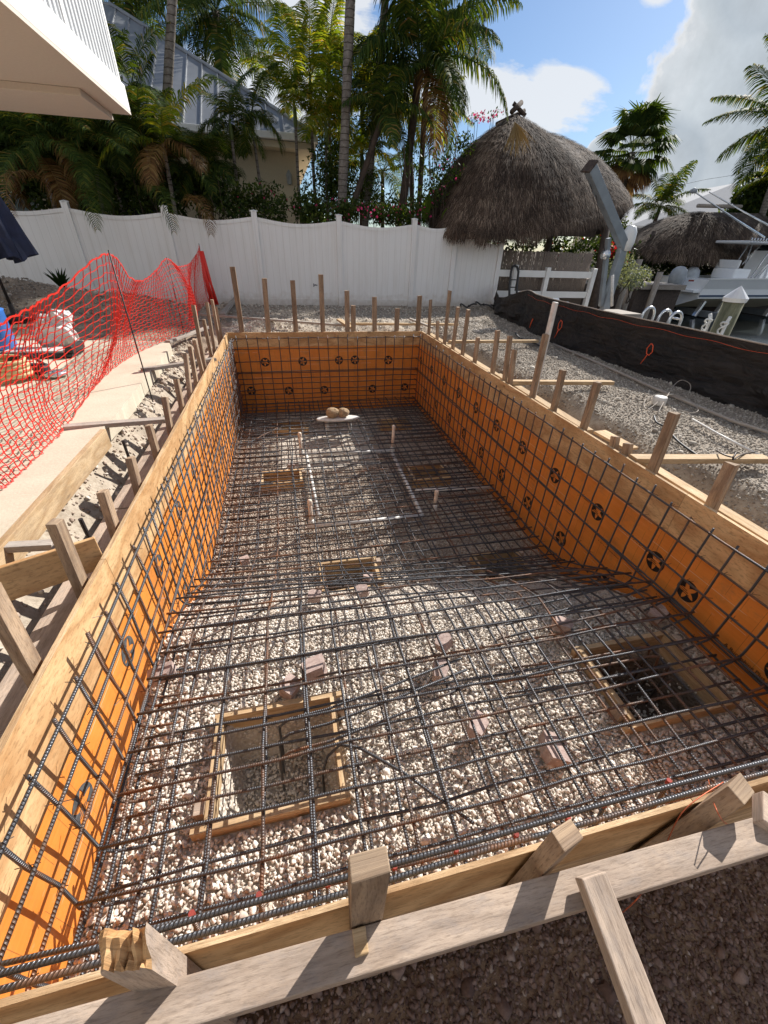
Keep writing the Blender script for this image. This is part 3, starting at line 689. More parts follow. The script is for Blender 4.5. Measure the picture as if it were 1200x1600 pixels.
chunk((.36, 2.05, -.86), (.09, .08, .07), .3, 'paver chunk just below the middle footing frame, right one of a pair')
chunk((.02, 2.07, -.87), (.09, .07, .07), -.2, 'paver chunk just below the middle footing frame, left one of a pair')
chunk((1.50, 1.37, -.70), (.11, .08, .06), -.4, 'paver chunk lying left of the right hand footing frame')
chunk((2.16, 1.33, -.70), (.13, .09, .07), .35, 'dark shaded paver on the footing frame at the right form')
chunk((-.80, 1.47, -.67), (.12, .07, .07), .15, 'paver chunk wedged against the sunlit left form')
chunk((.46, 2.36, -1.03), (.08, .07, .06), 1., 'small paver chunk on the front edge of the middle footing frame')
chunk((-.55, 2.9, -1.15), (.08, .07, .06), .4, 'small pale paver chunk on the gravel near the left form and the slope')
chunk((-.1, 4.9, -1.26), (.09, .07, .06), .4, 'paver chunk lit by the sun beside the pipe loop')
# ---- plumbing loop with risers
t = thing('pvc_pipe_loop', 'white pvc pipe loop with four capped risers on the pool floor', 'pipe', (.7, 4.3, -1.3))
zp = -1.235; A, B, Cc, D = (.03, 5.18, zp), (1.32, 5.1, zp), (1.43, 3.53, zp), (.05, 3.47, zp)
MB().tube([A, B], .025, 12).tube([B, (1.27, 3.42, zp)], .025, 12).tube([(1.27, 3.42, zp), (.02, 3.44, zp)], .025, 12).tube([(.12, 5.17, zp), (.16, 3.6, zp)], .022, 12).tube([(1.35, 3.95, zp), (XR-.03, 3.83, zp+.03)], .024, 10).build('pipe', M['pvc'], t, smooth=True)
for p, zt in ((A, -.92), (B, -.86), (Cc, -1.0), (D, -.94)):
    q = V((p[0]+.02, p[1], 0)); r = MB().tube([q+V((0, 0, zp)), q+V((.004, 0, zt))], .021, 12).build('riser', M['pinkpvc'], t, smooth=True)
    MB().lathe(q+V((.004, 0, zt-.05)), [(.0245, 0), (.0255, .004), (.0255, .045), (.02, .058), (.01, .063), (.0005, .065)], 14).build('cap', M['pinkpvc'], r, smooth=True)
    MB().lathe(q+V((0, 0, zp-.03)), [(.03, 0), (.031, .01), (.031, .085), (.022, .095)], 14).build('elbow', M['pvc'], r, smooth=True)
# ---- drain plate with two clods
t = tag(MB().lathe((.67, 6.02, -1.06), [(.0005, -.02), (.20, -.02), (.245, -.01), (.25, .012), (.235, .02), (.0005, .022)], 28, sx=1.35, sy=.42).build('drain_channel', M['pvc'], None, smooth=True), 'white oval drain channel standing on the mat under two clods', 'drain')
MB().tube([(.5, 6.02, -1.3), (.5, 6.02, -1.09)], .03, 10).tube([(.86, 6.02, -1.3), (.86, 6.02, -1.09)], .03, 10).build('leg', M['pvc'], t, smooth=True)
for (x, y, s), lb in zip(((.59, 6.02, .095), (.76, 6.03, .085)), ('rounder brown dirt clod on the left of the white drain channel', 'crumbly tan dirt clod on the right of the white drain channel')):
    v, f = ico(3); w = v*(1+.16*fbm(v[:, 0:1]*2.2+s*90, v[:, 1:2]*2.2+v[:, 2:3]*1.7, 4, 3))
    tag(npmesh('dirt_clod', w*np.array([s*1.1, s*.9, s*.85])+np.array([x, y, -1.035+s*.78]), f, M['clod'], smooth=True), lb, 'dirt clod', 'clods on the drain channel')
# ================================================================== TERRAIN
def inside(x, y, x0, x1, y0, y1, e): return ss(x0-e, x0, x)*ss(x1+e, x1, x)*ss(y0-e, y0, y)*ss(y1+e, y1, y)
def ground(x, y):
    z = -.13+.035*fbm(x*1.1, y*1.1, 3, 1)+.03*fbm(x*4, y*4, 4, 2)*ss(40, 8, abs(x)+abs(y))
    z = z+.05*ss(3.2, 4.6, x)*ss(12, 9, y)*0
    # left shoulder: slab bearing, crumbly slope, trench beside the form
    l = ss(-1.32, -1.02, x)*ss(-.85, -.95, x)*ss(7.9, 6.8, y)
    lx_ = ss(-1.52, -1.0, x+.10*fbm(y*2.2, x*2, 3, 8))*ss(7.6, 6.6, y)*(x < .5)
    z = z-(.62*lx_-.10*fbm(x*6, y*6, 4, 4)*ss(-1.6, -1.3, x)*ss(-.9, -1.1, x))*(x < 0)
    r = ss(3.02+.14*1, 2.52, x+.16*fbm(y*1.3, 3.1, 3, 6))*ss(7.9, 7.0, y)*ss(-2.4, -1.2, y)*(x > 1)
    z = z-.74*r+.07*fbm(x*5, y*5, 4, 7)*r
    f = ss(7.95, 7.4, y+.12*fbm(x*2, 1.3, 3, 9))*ss(-1.2, -.6, x)*ss(3., 2.4, x)*(y > 4)
    z = z-.6*f
    z = z+.15*np.exp(-((y-8.45-.15*fbm(x*1.5, 2.2, 2, 3))/.28)**2)*ss(-1.2, -.3, x)*ss(4.2, 3., x)+.05*fbm(x*7, y*7, 3, 12)*ss(7.5, 8.2, y)*ss(10, 9, y)
    z = z+.10*np.exp(-((y-10.6)/.7)**2)*ss(3.5, 1, x)*ss(-2.5, -1, x)
    n = ss(.30, .24, y)*ss(-2.4, -1.6, y)*ss(-1.5, -1.0, x)*ss(3.1, 2.6, x)
    z = z*(1-n)+n*(-.66+.05*fbm(x*3, y*3, 4, 10))
    z = z+.62*np.exp(-((x+5.2)/1.25)**2-((y-10.1)/.8)**2)+.30*np.exp(-((x+3.2)/1.2)**2-((y-10.4)/.8)**2)
    z = z+.05*fbm(x*5, y*5, 4, 11)*ss(-1.5, -2.2, x)*ss(6.5, 7.3, y)*ss(12, 11, y)
    p = inside(x, y, XL-.06, XR+.06, YN-.01, YF+.06, .03); z = z*(1-p)-1.75*p
    c1 = ss(5.55, 5.65, x)*ss(10.2, 10.1, y); c2 = ss(9.3, 9.4, x)*ss(19.2, 19.1, y); c = np.maximum(c1, c2)
    return z*(1-c)-2.6*c
def zone(x, y):
    z = np.full(np.shape(x), .9)
    z = np.where((x < -.8) & (y < 7.3), .52, z)
    z = z-.9*np.clip(ss(3.15, 2.85, x+.12*fbm(y*2, x*2, 3, 21))*ss(8.2, 7.4, y)*(x > 1), 0, 1)
    z = np.where((y > 7.2) & (x < 3.2) & (x > -1.4), .25+.3*ss(7.9, 8.3, y)+.3*ss(8.9, 9.4, y), z)
    z = np.where((y > 6.8) & (x <= -1.2), .26+.25*fbm(x*1.5, y*1.5, 3, 5), z)
    z = np.where((y < .3) & (x > -1.1), 0.02, z)
    return np.clip(z, 0, 1)
def axis(fine0, fine1, d, far):
    a = list(np.arange(fine0, fine1, d)); s = d; lo = [fine0]; hi = [fine1]
    while lo[-1] > -far: s *= 1.22; lo.append(lo[-1]-s)
    s = d
    while hi[-1] < far: s *= 1.22; hi.append(hi[-1]+s)
    return np.array(sorted(set(lo[1:]+a+hi)))
xs = axis(-2.0, 5.7, .036, 700); ys = axis(-1.0, 9.6, .036, 900)
gx, gy = np.meshgrid(xs, ys); gz = ground(gx, gy)
struct(npmesh('ground', np.stack([gx, gy, gz], -1).reshape(-1, 3), grid_faces(len(xs), len(ys)), M['ground'], zone(gx, gy).ravel(), smooth=True))
wt = MB(); wt.face([(5.62, -300, -1.15), (500, -300, -1.15), (500, 19.15, -1.15), (5.62, 19.15, -1.15)])
struct(wt.build('canal_water', M['water']))
G = lambda x, y: float(ground(np.array([x]), np.array([y]))[0])
# stones on the open ground
def ground_scatter(name, x0, x1, y0, y1, d, size, mat, protos, cond=None, big=.0, sink=.2):
    x, y = jitter_grid(x0, x1, y0, y1, d)
    if cond is not None: k = cond(x, y); x, y = x[k], y[k]
    s = size*(.45+.9*rng.random(len(x))**1.6)
    if big: s[rng.random(len(x)) < big] *= 2.6
    scatter(name, np.stack([x, y, ground(x, y)+s*sink], 1), s, protos, mat)
ground_scatter('crushed_rock_by_canal', 2.75, 4.9, 1.0, 9.3, .023, .0125, M['greyrock'], far_st, lambda x, y: (x > 2.95+.25*fbm(y*2, x*2, 3, 33)), .008)
ground_scatter('pale_gravel_ridge', -1.0, 4.2, 7.75, 9.1, .042, .018, M['limestone'], far_st, lambda x, y: rng.random(len(x)) < .75)
ground_scatter('dark_gravel_by_fence', -3., 5.5, 9.1, 11.5, .075, .026, M['greyrock'], far_st)
ground_scatter('trench_rubble_foreground', -1.0, 2.3, -.75, .235, .0118, .0092, M['rubble'], near_st, None, .012, .2)
ground_scatter('crumbly_marl_clods', -1.6, -1.0, 1.0, 7.2, .024, .015, M['dustystone'], stone_protos(1, 6, .8, 5), lambda x, y: rng.random(len(x)) < .42, .05)
ground_scatter('mound_rubble', -6.6, -2.2, 8.7, 11.4, .06, .022, M['greyrock'], far_st, None, .02)
# ================================================================== STAKES
def stake(name, p0, p1, w, t, up, label, group, cat='stake', chew=.5, mat='stake'):
    p0, p1 = V(p0), V(p1); L = (p1-p0); n = 5; W = V(up).cross(L).normalized()*w/2; T = L.cross(W).normalized()*t/2
    mb = MB(); k = 0; rings = []; u0 = random.random()*9; bowx = random.gauss(0, .004)
    for i in range(n+1):
        f = i/n; c = p0+L*f+W.normalized()*bowx*math.sin(f*3.1)
        r = []
        for a, b in ((-1, -1), (1, -1), (1, 1), (-1, 1)):
            q = c+W*a*random.uniform(.97, 1.02)+T*b*random.uniform(.97, 1.02)
            if i == n: q += L.normalized()*random.uniform(-.5, .5)*chew*.02
            r.append(q)
        rings.append(r)
    for i in range(n):
        for j in range(4):
            j2 = (j+1) % 4; ww = (w, t)[j % 2]; l0 = L.length*i/n; l1 = L.length*(i+1)/n
            mb.face([rings[i][j], rings[i][j2], rings[i+1][j2], rings[i+1][j]], [(l0+u0, j*.31), (l0+u0, j*.31+ww), (l1+u0, j*.31+ww), (l1+u0, j*.31)])
    mb.face(rings[n], [(u0, 0), (u0+.01, 0), (u0+.01, t), (u0, t)]); mb.face(rings[0][::-1])
    me_o = mb.build(name, M[mat], None)
    import bmesh
    b = bmesh.new(); b.from_mesh(me_o.data); bmesh.ops.remove_doubles(b, verts=b.verts, dist=1e-5); b.to_mesh(me_o.data); b.free()
    bv = me_o.modifiers.new('bevel', 'BEVEL'); bv.width = .0025; bv.segments = 2; bv.limit_method = 'ANGLE'
    return tag(me_o, label, cat, group)
def desc(h): return 'tall' if h > .5 else ('short' if h < .2 else 'medium height')
XS = -.975
LS = [((0, 945), (70, 1075)), ((85, 815), (135, 935)), ((160, 767), (185, 845)), ((203, 714), (220, 780)), ((232, 664), (248, 720)), ((257, 620), (268, 680)), ((275, 592), (287, 650)), ((290, 554), (297, 620)), ((297, 542), (308, 605)), ((303, 530), (318, 590)), ((302, 477), (320, 575)), ((318, 499), (330, 555)), ((323, 472), (335, 545)), ((340, 460), (348, 512)), ((346, 472), (352, 510))]
for i, (t, b) in enumerate(LS):
    pt = PX(*t, XS-.005); pb = PX(*b, XS)
    if i > 12: pt = V((XS, 6.75+.28*(i-13), .51-.12*(i-13))); pb = V((XS, 6.75+.28*(i-13), -.02))
    if i == 0: pt.z = .30
    d = (pt-pb); q = pb-d.normalized()*.75
    stake('wooden_stake', q, pt, .062, .038, (1, 0, 0), f'{desc(pt.z)} weathered wooden stake, {ORD[i]} from the near end along the sunlit left form', 'stakes along the left form')
RS = [((1144, 724), (1108, 800)), ((1054, 645), (1016, 741)), ((982, 692), (977, 718)), ((962, 682), (958, 703)), ((934, 597), (911, 671)), ((880, 578), (865, 643)), ((853, 522), (831, 620)), ((804, 546), (797, 596)), ((797, 525), (789, 592)), ((778, 516), (769, 581)), ((747, 527), (742, 562)), ((732, 484), (723, 550)), ((716, 480), (708, 540)), ((703, 454), (695, 532)), ((684, 502), (683, 525)), ((673, 468), (670, 517))]
for i, (t, b) in enumerate(RS):
    X = 2.385; pt = PX(*t, X); pb = PX(*b, X); d = pt-pb
    if d.length < .02: d = V((0, 0, 1))
    stake('wooden_stake', pb-d.normalized()*.8, pt, .066 if i < 3 else .06, .038, (1, 0, 0), f'{desc(pt.z)} weathered wooden stake, {ORD[i]} from the near end along the shaded right form', 'stakes along the right form')
FS = [((363, 417), (377, 513)), ((413, 435), (420, 513)), ((457, 438), (462, 513)), ((501, 429), (504, 513)), ((542, 454), (543, 513)), ((552, 477), (552, 513)), ((585, 464), (585, 513)), ((621, 482), (620, 513)), ((656, 462), (653, 513))]
for i, (t, b) in enumerate(FS):
    pt = PY(*t, 7.265); pb = PY(*b, 7.255); d = pt-pb; dd = d.normalized()
    stake('wooden_stake', pb-dd*.7, pt, .075, .04, (0, 1, 0), f'{desc(pt.z-.1)} wooden stake, {ORD[i]} from the left in the row behind the far end form', 'stakes behind the far form')
# near stakes: blunt 2x4 ends poking over the foreground form
NY = YN-.009-.021
def nstake(px, py, w, t, lean, label, rot=0.):
    p = PY(px, py, NY)
    R = Matrix.Rotation(rot, 3, 'Z')
    return stake('wooden_stake', (p.x-lean*.9, NY, p.z-.95), p, w, t, R @ V((0, 1, 0)), label, 'blunt stakes at the near form', chew=1.2)
nstake(577, 1352, .070, .040, .0, 'square cut weathered stake standing upright in the middle of the near form')
n3 = nstake(888, 1303, .066, .040, .10, 'weathered stake leaning right beside the diagonal brace at the near form', .25)
n4 = nstake(1160, 1232, .070, .044, .30, 'chunky split stake leaning far right at the near form, nearest the right edge', .3)
# broken stake with splintered end
p = PY(196, 1484, NY); mb = MB(); n = 14; w, t = .078, .042; top = []
rr = random.Random(3)
gx_ = [(i/n-.5)*w for i in range(n+1)]; gy_ = [(j/4-.5)*t for j in range(5)]
hh = [[float(.030*fbm(np.array([i*.35]), np.array([j*.45]), 2, 5)[0]+.030*fbm(np.array([i*1.7]), np.array([j*.3+4]), 3, 9)[0])+(.018 if j > 2 else 0)-(.026 if (j < 2 and i > 8) else 0)-(.02 if abs(i-6-j) < 1 else 0)+rr.uniform(-.002, .002) for j in range(5)] for i in range(n+1)]
R = Matrix.Rotation(-.12, 3, 'Z')
pt = lambda i, j, z=None: p+R @ V((gx_[i], gy_[j], 0))+V((0, 0, hh[i][j] if z is None else z))
for i in range(n):
    for j in range(4): mb.face([pt(i, j), pt(i+1, j), pt(i+1, j+1), pt(i, j+1)], [(a*.004, b*.04) for a, b in ((i, j), (i+1, j), (i+1, j+1), (i, j+1))], 1)
    for j, fl_ in ((0, 1), (4, 0)):
        q = [pt(i, j, -.9), pt(i+1, j, -.9), pt(i+1, j), pt(i, j)]; mb.face(q if fl_ else q[::-1], [(0, gx_[i]), (0, gx_[i+1]), (.9, gx_[i+1]), (.9, gx_[i])] if fl_ else [(.9, gx_[i]), (.9, gx_[i+1]), (0, gx_[i+1]), (0, gx_[i])])
for j in range(4):
    for i, fl_ in ((0, 0), (n, 1)):
        q = [pt(i, j, -.9), pt(i, j+1, -.9), pt(i, j+1), pt(i, j)]; uv = [(0, gy_[j]), (0, gy_[j+1]), (.9, gy_[j+1]), (.9, gy_[j])]
        mb.face(q if fl_ else q[::-1], uv if fl_ else uv[::-1])
tag(mb.build('wooden_stake', [M['waler'], M['ply']]), 'broken stake with a splintered top at the left of the near form', 'stake', 'blunt stakes at the near form')
# ================================================================== BOARDS
def plank(p0, p1, w, t, mat, label, group=None, up=(0, 0, 1), cat='board', name='wooden_board'):
    return tag(MB().board(p0, p1, w, t, up).build(name, M[mat], None, bevel=.003), label, cat, group)
# foreground waler, diagonal brace and neighbours
plank((-1.15, .1995, .001), (2.6, .1275, .001), .068, .04, 'waler', 'long dirty board lying flat across the foreground along the near form')
plank(PZ(922, 1366, .062), (.545, -.42, -.14), .062, .036, 'waler', 'diagonal brace running from the foreground board down to the bottom right', up=(0, -.2, 1))
plank(V((1.08, .205, .035)), V((1.45, -.25, -.1)), .085, .04, 'waler', 'short board end lying on the foreground board at the right edge')
q = PZ(562, 1462, .03); MBw = MB().bx(q.x-.014, q.x+.014, q.y-.028, q.y+.012, -.02, .035, ax=2)
tag(MBw.build('wooden_wedge', M['lumber'], None, bevel=.002), 'small wooden wedge at the foot of the upright stake in the foreground', 'wedge')
# walers outside the left form
for a, b, lb in ((.2, 2.36, 'nearest of three'), (2.39, 4.6, 'middle one of three'), (4.64, 7.1, 'farthest of three')):
    plank((-1.115, a, -.215), (-1.115+random.uniform(-.01, .01), b, -.205), .13, .04, 'waler', f'grey waler board in the trench outside the left form, {lb}', 'waler boards outside the left form')
for a, b, lb in ((.5, 2.2, 'nearest of three'), (2.75, 4.5, 'middle one of three'), (4.55, 7.15, 'farthest of three')):
    plank((2.455, a, -.055), (2.455, b, -.04), .085, .04, 'lumber', f'pale sunlit board along the outside of the right form, {lb}', 'waler boards outside the right form')
plank((-1.0, YF+.32, -.12), (2.5, YF+.34, -.10), .085, .04, 'waler', 'board lying along the outside of the far form behind its stakes')
# braces left
plank(PZ(-60, 935, .0), PZ(158, 862, .0), .02, .17, 'ply', 'broad reddish plank across the left trench behind a leaning stake')
plank(PZ(-40, 858, .0), PZ(84, 851, -.04), .05, .035, 'greywood', 'short grey board end poking out above the broad reddish plank')
LB = [((100, 668), (258, 656), 'grey brace board from patio edge to left form, nearest of three'), ((222, 578), (336, 561), 'grey brace board at the second gap of the left trench, middle of three'), ((262, 534), (326, 511), 'thin brace board by the far end of the left trench under the orange net')]
for a, b, lb in LB: plank(PZ(*a, .01), PZ(*b, -.02), .07, .035, 'greywood', lb, 'brace boards over the left trench')
plank((-1.39, .6, -.06), (-1.40, 3.2, -.05), .038, .14, 'lumber', 'sunlit board on edge along the near part of the patio slab', up=(0, 0, 1))
for k, (px, py) in enumerate(((243, 560), (207, 620), (196, 700), (137, 835))):
    q = PZ(px, py, -.1); tag(MB().tube([q+V((0, 0, -.35)), q+V((0, 0, .06 if k < 3 else .1))], .011, 8).build('form_pin', M['steelpost']), f'dark steel form pin, {ORD[k]} from the far end beside the patio edge', 'steel pin', 'form pins along the patio edge')
# braces right
RBD = [((988, 717), (1197, 717), .085, 'lumber', 'pale two by four brace lying on the right bank nearest the camera'), ((796, 597), (957, 598), .07, 'lumber', 'thin pale brace board over the right trench, second from the camera'), ((702, 534), (840, 533), .07, 'lumber', 'far pale brace board over the right trench')]
for a, b, w_, mt, lb in RBD:
    p0 = PZ(*a, .0); p1 = PZ(*b, -.04); plank(p0, p1, w_, .04, mt, lb, 'brace boards over the right trench')
plank((2.44, 2.62, .005), (2.47, 2.28, .0), .12, .02, 'lumber', 'short plywood offcut lying by two stake stubs on the right form')
p = PX(868, 472, 2.43); q = PX(845, 570, 2.43)
plank(q-(p-q)*.6, p, .055, .03, 'pvc', 'pale post fixed to the tall stake before the black silt fence', up=(1, 0, 0), cat='post', name='wooden_post')
# boards behind the far form
plank(PZ(340, 494, .0)+V((-.3, .0, .03)), PZ(545, 509, .03), .06, .035, 'greywood', 'long thin grey board lying behind the far stakes on the left')
plank(PZ(545, 506, .03), PZ(716, 507, .02), .06, .035, 'lumber', 'long thin pale board lying behind the far stakes on the right')
plank(PZ(347, 492, .05), PZ(372, 462, .06), .11, .04, 'greywood', 'short grey plank pointing to the white fence behind the far left corner')
plank(PZ(529, 499, .1), PZ(549, 512, .03), .09, .03, 'lumber', 'small pale board stub tilted on the gravel behind the far stakes')
plank(PZ(640, 498, .1), PZ(676, 512, .02), .05, .03, 'greywood', 'thin grey stick tilted on the gravel behind the far right stakes')
# ================================================================== PATIO
pe = [(-1.411, -2.5), (-1.411, 1.2), (-1.412, 1.9), (-1.418, 2.6), (-1.42, 3.22), (-1.43, 3.7), (-1.46, 4.3), (-1.48, 4.9), (-1.50, 5.5), (-1.53, 6.2), (-1.62, 6.55), (-2.2, 6.66), (-3.0, 6.72), (-5, 6.8), (-8, 6.9), (-8, -2.5)]
edge = []
for (a, b), (c, d) in zip(pe, pe[1:]+pe[:1]):
    n = max(1, int(math.hypot(c-a, d-b)/.07)) if max(abs(a), abs(c)) < 4 else 1
    for k in range(n): edge.append((a+(c-a)*k/n+(random.gauss(0, .006) if n > 1 else 0), b+(d-b)*k/n))
struct(MB().prism([(x, y, -.13) for x, y in edge], (0, 0, .13)).build('patio', M['patio'], bevel=.006))
# ================================================================== ORANGE BARRIER NET
t = thing('safety_net', 'orange red plastic barrier net hung on thin steel posts along the patio', 'safety net', (-1.42, 4.5, 0))
for (x, y, h) in ((-1.42, 4.51, 1.12), (-1.5, 7.0, 1.0), (-1.69, 11.3, 1.14), (-2.4, 1.3, 1.0)):
    MB().tube([(x, y, -.35), (x+.005, y, h)], .0062, 8).build('post', M['steelpost'], t, smooth=True)
def cat(P, u):
    n = len(P)-1; i = min(int(u*n), n-1); f = u*n-i; p = [V(P[max(0, min(n, i+k))]) for k in (-1, 0, 1, 2)]
    return .5*((2*p[1])+(p[2]-p[0])*f+(2*p[0]-5*p[1]+4*p[2]-p[3])*f*f+(3*p[1]-p[0]-3*p[2]+p[3])*f**3)
top = [(-2.3, 1.3, .86), (-2.0, 1.9, .74), (-1.68, 2.5, .72), (-1.60, 3.05, .79), (-1.55, 3.6, .88), (-1.43, 4.5, 1.09), (-1.48, 5.1, .88), (-1.56, 5.8, .80), (-1.56, 6.5, .86), (-1.5, 7.0, .98), (-1.5, 7.7, .86), (-1.5, 8.6, .86), (-1.56, 9.6, .93), (-1.62, 10.5, 1.0), (-1.69, 11.3, 1.10)]
bot = [(-1.95, 1.1, .012), (-1.75, 1.8, .014), (-1.66, 2.3, .012), (-1.66, 2.8, .014), (-1.70, 3.4, .012), (-1.84, 4.4, .013), (-1.88, 5.1, .014), (-1.84, 5.8, .014), (-1.66, 6.5, .03), (-1.42, 7.1, .06), (-1.45, 7.8, .02), (-1.7, 8.6, -.02), (-1.75, 9.6, -.03), (-1.72, 10.5, -.05), (-1.69, 11.3, -.06)]
mid = [(-2.3, 1.2, .4), (-2.0, 1.85, .33), (-1.80, 2.4, .33), (-1.76, 2.95, .34), (-1.74, 3.5, .36), (-1.60, 4.45, .45), (-1.76, 5.1, .38), (-1.80, 5.8, .36), (-1.62, 6.5, .40), (-1.34, 7.06, .45), (-1.38, 7.8, .38), (-1.6, 8.6, .4), (-1.68, 9.6, .4), (-1.69, 10.5, .45), (-1.69, 11.3, .5)]
NU, NV = 138, 21; nodes = []
for i in range(NU+1):
    u = i/NU; u = u+.006*math.sin(u*60)
    u = min(max(u, 0), 1); a, b, c = cat(top, u), cat(mid, u), cat(bot, u); row = []
    for j in range(NV+1):
        f = j/NV; p = a*(1-f)*(1-2*f)+b*4*f*(1-f)+c*f*(2*f-1) if True else None
        k = .03*math.sin(f*3.14)
        p = p+V((k*(float(fbm(np.array([u*26]), np.array([f*2.]), 3, 41)[0])*1.6), 0, 0))+V((random.gauss(0, .003), random.gauss(0, .004), random.gauss(0, .003)))
        if p.y < 6.5: p.z = max(p.z, .008)
        row.append(p)
    nodes.append(row)
mb = MB()
def strand(p, q, r): mb.tube([p, q], r, 3, False)
for i in range(NU+1):
    for j in range(NV+1):
        p = nodes[i][j]; s = .0145
        if j < NV:
            q = nodes[i][j+1]; strand(p, q, .0038)
        if i < NU:
            q = nodes[i+1][j]; m_ = (p+q)/2+V((0, 0, .006 if (i+j) % 2 else -.006)); r = .0034 if j else .0065
            strand(p, m_, r); strand(m_, q, r)
        # the wider crossing
        a = (nodes[i][min(j+1, NV)]-nodes[i][max(j-1, 0)]).normalized()*s; b = (nodes[min(i+1, NU)][j]-nodes[max(i-1, 0)][j]).normalized()*s*.8
        mb.face([p-a, p+b, p+a, p-b])
mb.build('net', M['net'], t)
# rolled net bunched on the farthest post
v_ = MB()
for k in range(5): v_.tube([V((-1.66+.03*math.cos(k*1.3), 11.22+.03*math.sin(k*1.3), 1.0)), V((-1.62+.05*math.cos(k*1.3+.5), 11.15+.05*math.sin(k*1.3+.5), .5)), V((-1.56+.07*math.cos(k*1.3+1), 11.1+.05*math.sin(k*1.3+1), -.05))], .028, 6)
v_.build('net_roll', M['net'], t, smooth=True)
# ================================================================== WHITE VINYL FENCE
FY = 11.65
t = thing('vinyl_fence', 'white vinyl privacy fence with scalloped panel tops across the back of the site', 'fence', (0, FY, -.15))
px_ = [-8.0, -6.12, -4.22, -2.32, -.44, 1.49, 3.36, 4.46, 5.76]
def gz_(x): return -.14 if x > -2.5 else -.1
for i, x in enumerate(px_):
    h = 1.78 if x < 4 else (1.76 if x < 5 else 1.36)
    po = MB().bx(x-.062, x+.062, FY-.062, FY+.062, -.5, h, ax=2).build('post', M['vinyl'], t, bevel=.004)
    if x != 4.46: MB().lathe((x, FY, h), [(.090, 0), (.090, .012), (.078, .018), (.0005, .034)], 4).build('cap', M['white'], po)
for a, b in zip(px_[:-1], px_[1:]):
    n = 14; mb = MB(); x0, x1 = a+.063, b-.063; dip = .09 if b-a > 1.5 else .06
    e0 = 1.68; e1 = 1.68 if b < 5 else 1.32
    tp = [(x0+(x1-x0)*k/n, e0+(e1-e0)*k/n-dip*math.sin(math.pi*k/n)**1.1) for k in range(n+1)]
    for k in range(n):
        (xa_, za), (xb_, zb) = tp[k], tp[k+1]
        mb.box(((xa_+xb_)/2, FY, (za+zb)/2-.04), (xb_-xa_+.0, 0, zb-za), (0, .052, 0), (0, 0, .07))
        mb.face([(xa_, FY-.013, -.14), (xb_, FY-.013, -.14), (xb_, FY-.013, zb-.05), (xa_, FY-.013, za-.05)]); mb.face([(xb_, FY+.013, -.14), (xa_, FY+.013, -.14), (xa_, FY+.013, za-.05), (xb_, FY+.013, zb-.05)])
    pn = mb.build('fence_panel', M['vinyl'], t)
    MB().bx(x0, x1, FY-.027, FY+.027, -.11, .04).build('bottom_rail', M['vinyl'], pn, bevel=.003)
# white ranch rail fence to its right, with the bamboo screen behind
t = thing('rail_fence', 'low white two rail fence in front of the bamboo screen', 'fence', (7.3, FY, -.1))
rx = [6.3, 7.3, 8.78]
for x in rx: MB().bx(x-.06, x+.06, FY-.06, FY+.06, -.5, .86 if x > 6.5 else .9, ax=2).build('post', M['white'], t, bevel=.005)
for z in (.62, .12):
    for a, b in ((5.84, 6.235), (6.365, 7.235), (7.365, 8.715)): MB().bx(a, b, FY-.022, FY+.022, z, z+.16).build('rail', M['white'], t, bevel=.004)
mb = MB(); x = 5.9
while x < 8.75:
    r = random.uniform(.009, .014); h = 1.22+random.uniform(-.015, .02)
    mb.tube([(x, FY+.22+random.uniform(-.006, .006), -.15), (x+random.uniform(-.01, .01), FY+.22, h)], r, 5); x += r*1.9
o = tag(mb.build('bamboo_screen', M['bamboo'], None, smooth=True), 'brown bamboo reed screen behind the white rail fence', 'screen')
for z in (.3, .85): MB().bx(5.9, 8.72, FY+.235, FY+.262, z, z+.03).build('tie_rail', M['darkwood'], o)
p = PY(493, 445, FY-.03); MB().tube([p, p+V((0, -.10, 0))], .012, 6).tube([p+V((-.05, -.10, .0)), p+V((.04, -.10, .0))], .01, 6).tube([p+V((-.05, -.10, -.035)), p+V((-.05, -.10, .035))], .01, 6).build('hook', M['black'], [o for o in C.objects if o.name == 'vinyl_fence'][0])
t = thing('hand_truck', 'black hand truck with a curved handle leaning by the end of the white fence', 'hand truck', (6.1, FY-.35, -.1))
for dx_ in (0, .22): MB().tube([(6.02+dx_, FY-.55, -.05), (6.05+dx_, FY-.3, .45), (6.08+dx_, FY-.2, .75), (6.12+dx_*.6, FY-.16, .86), (6.17, FY-.15, .88)], .03, 8).build('frame_tube', M['black'], t, smooth=True)
for k in range(4): MB().tube([(6.03+.01*k, FY-.5+.09*k, .05+.17*k), (6.25+.01*k, FY-.5+.09*k, .05+.17*k)], .014, 6).build('crossbar', M['black'], t)
for x in (5.98, 6.28): MB().tube([(x, FY-.5, .02), (x+.05, FY-.5, .02)], .12, 16).build('wheel', M['black'], t, smooth=True)
MB().bx(6.0, 6.28, FY-.85, FY-.55, -.09, -.075).build('toe_plate', M['black'], t)
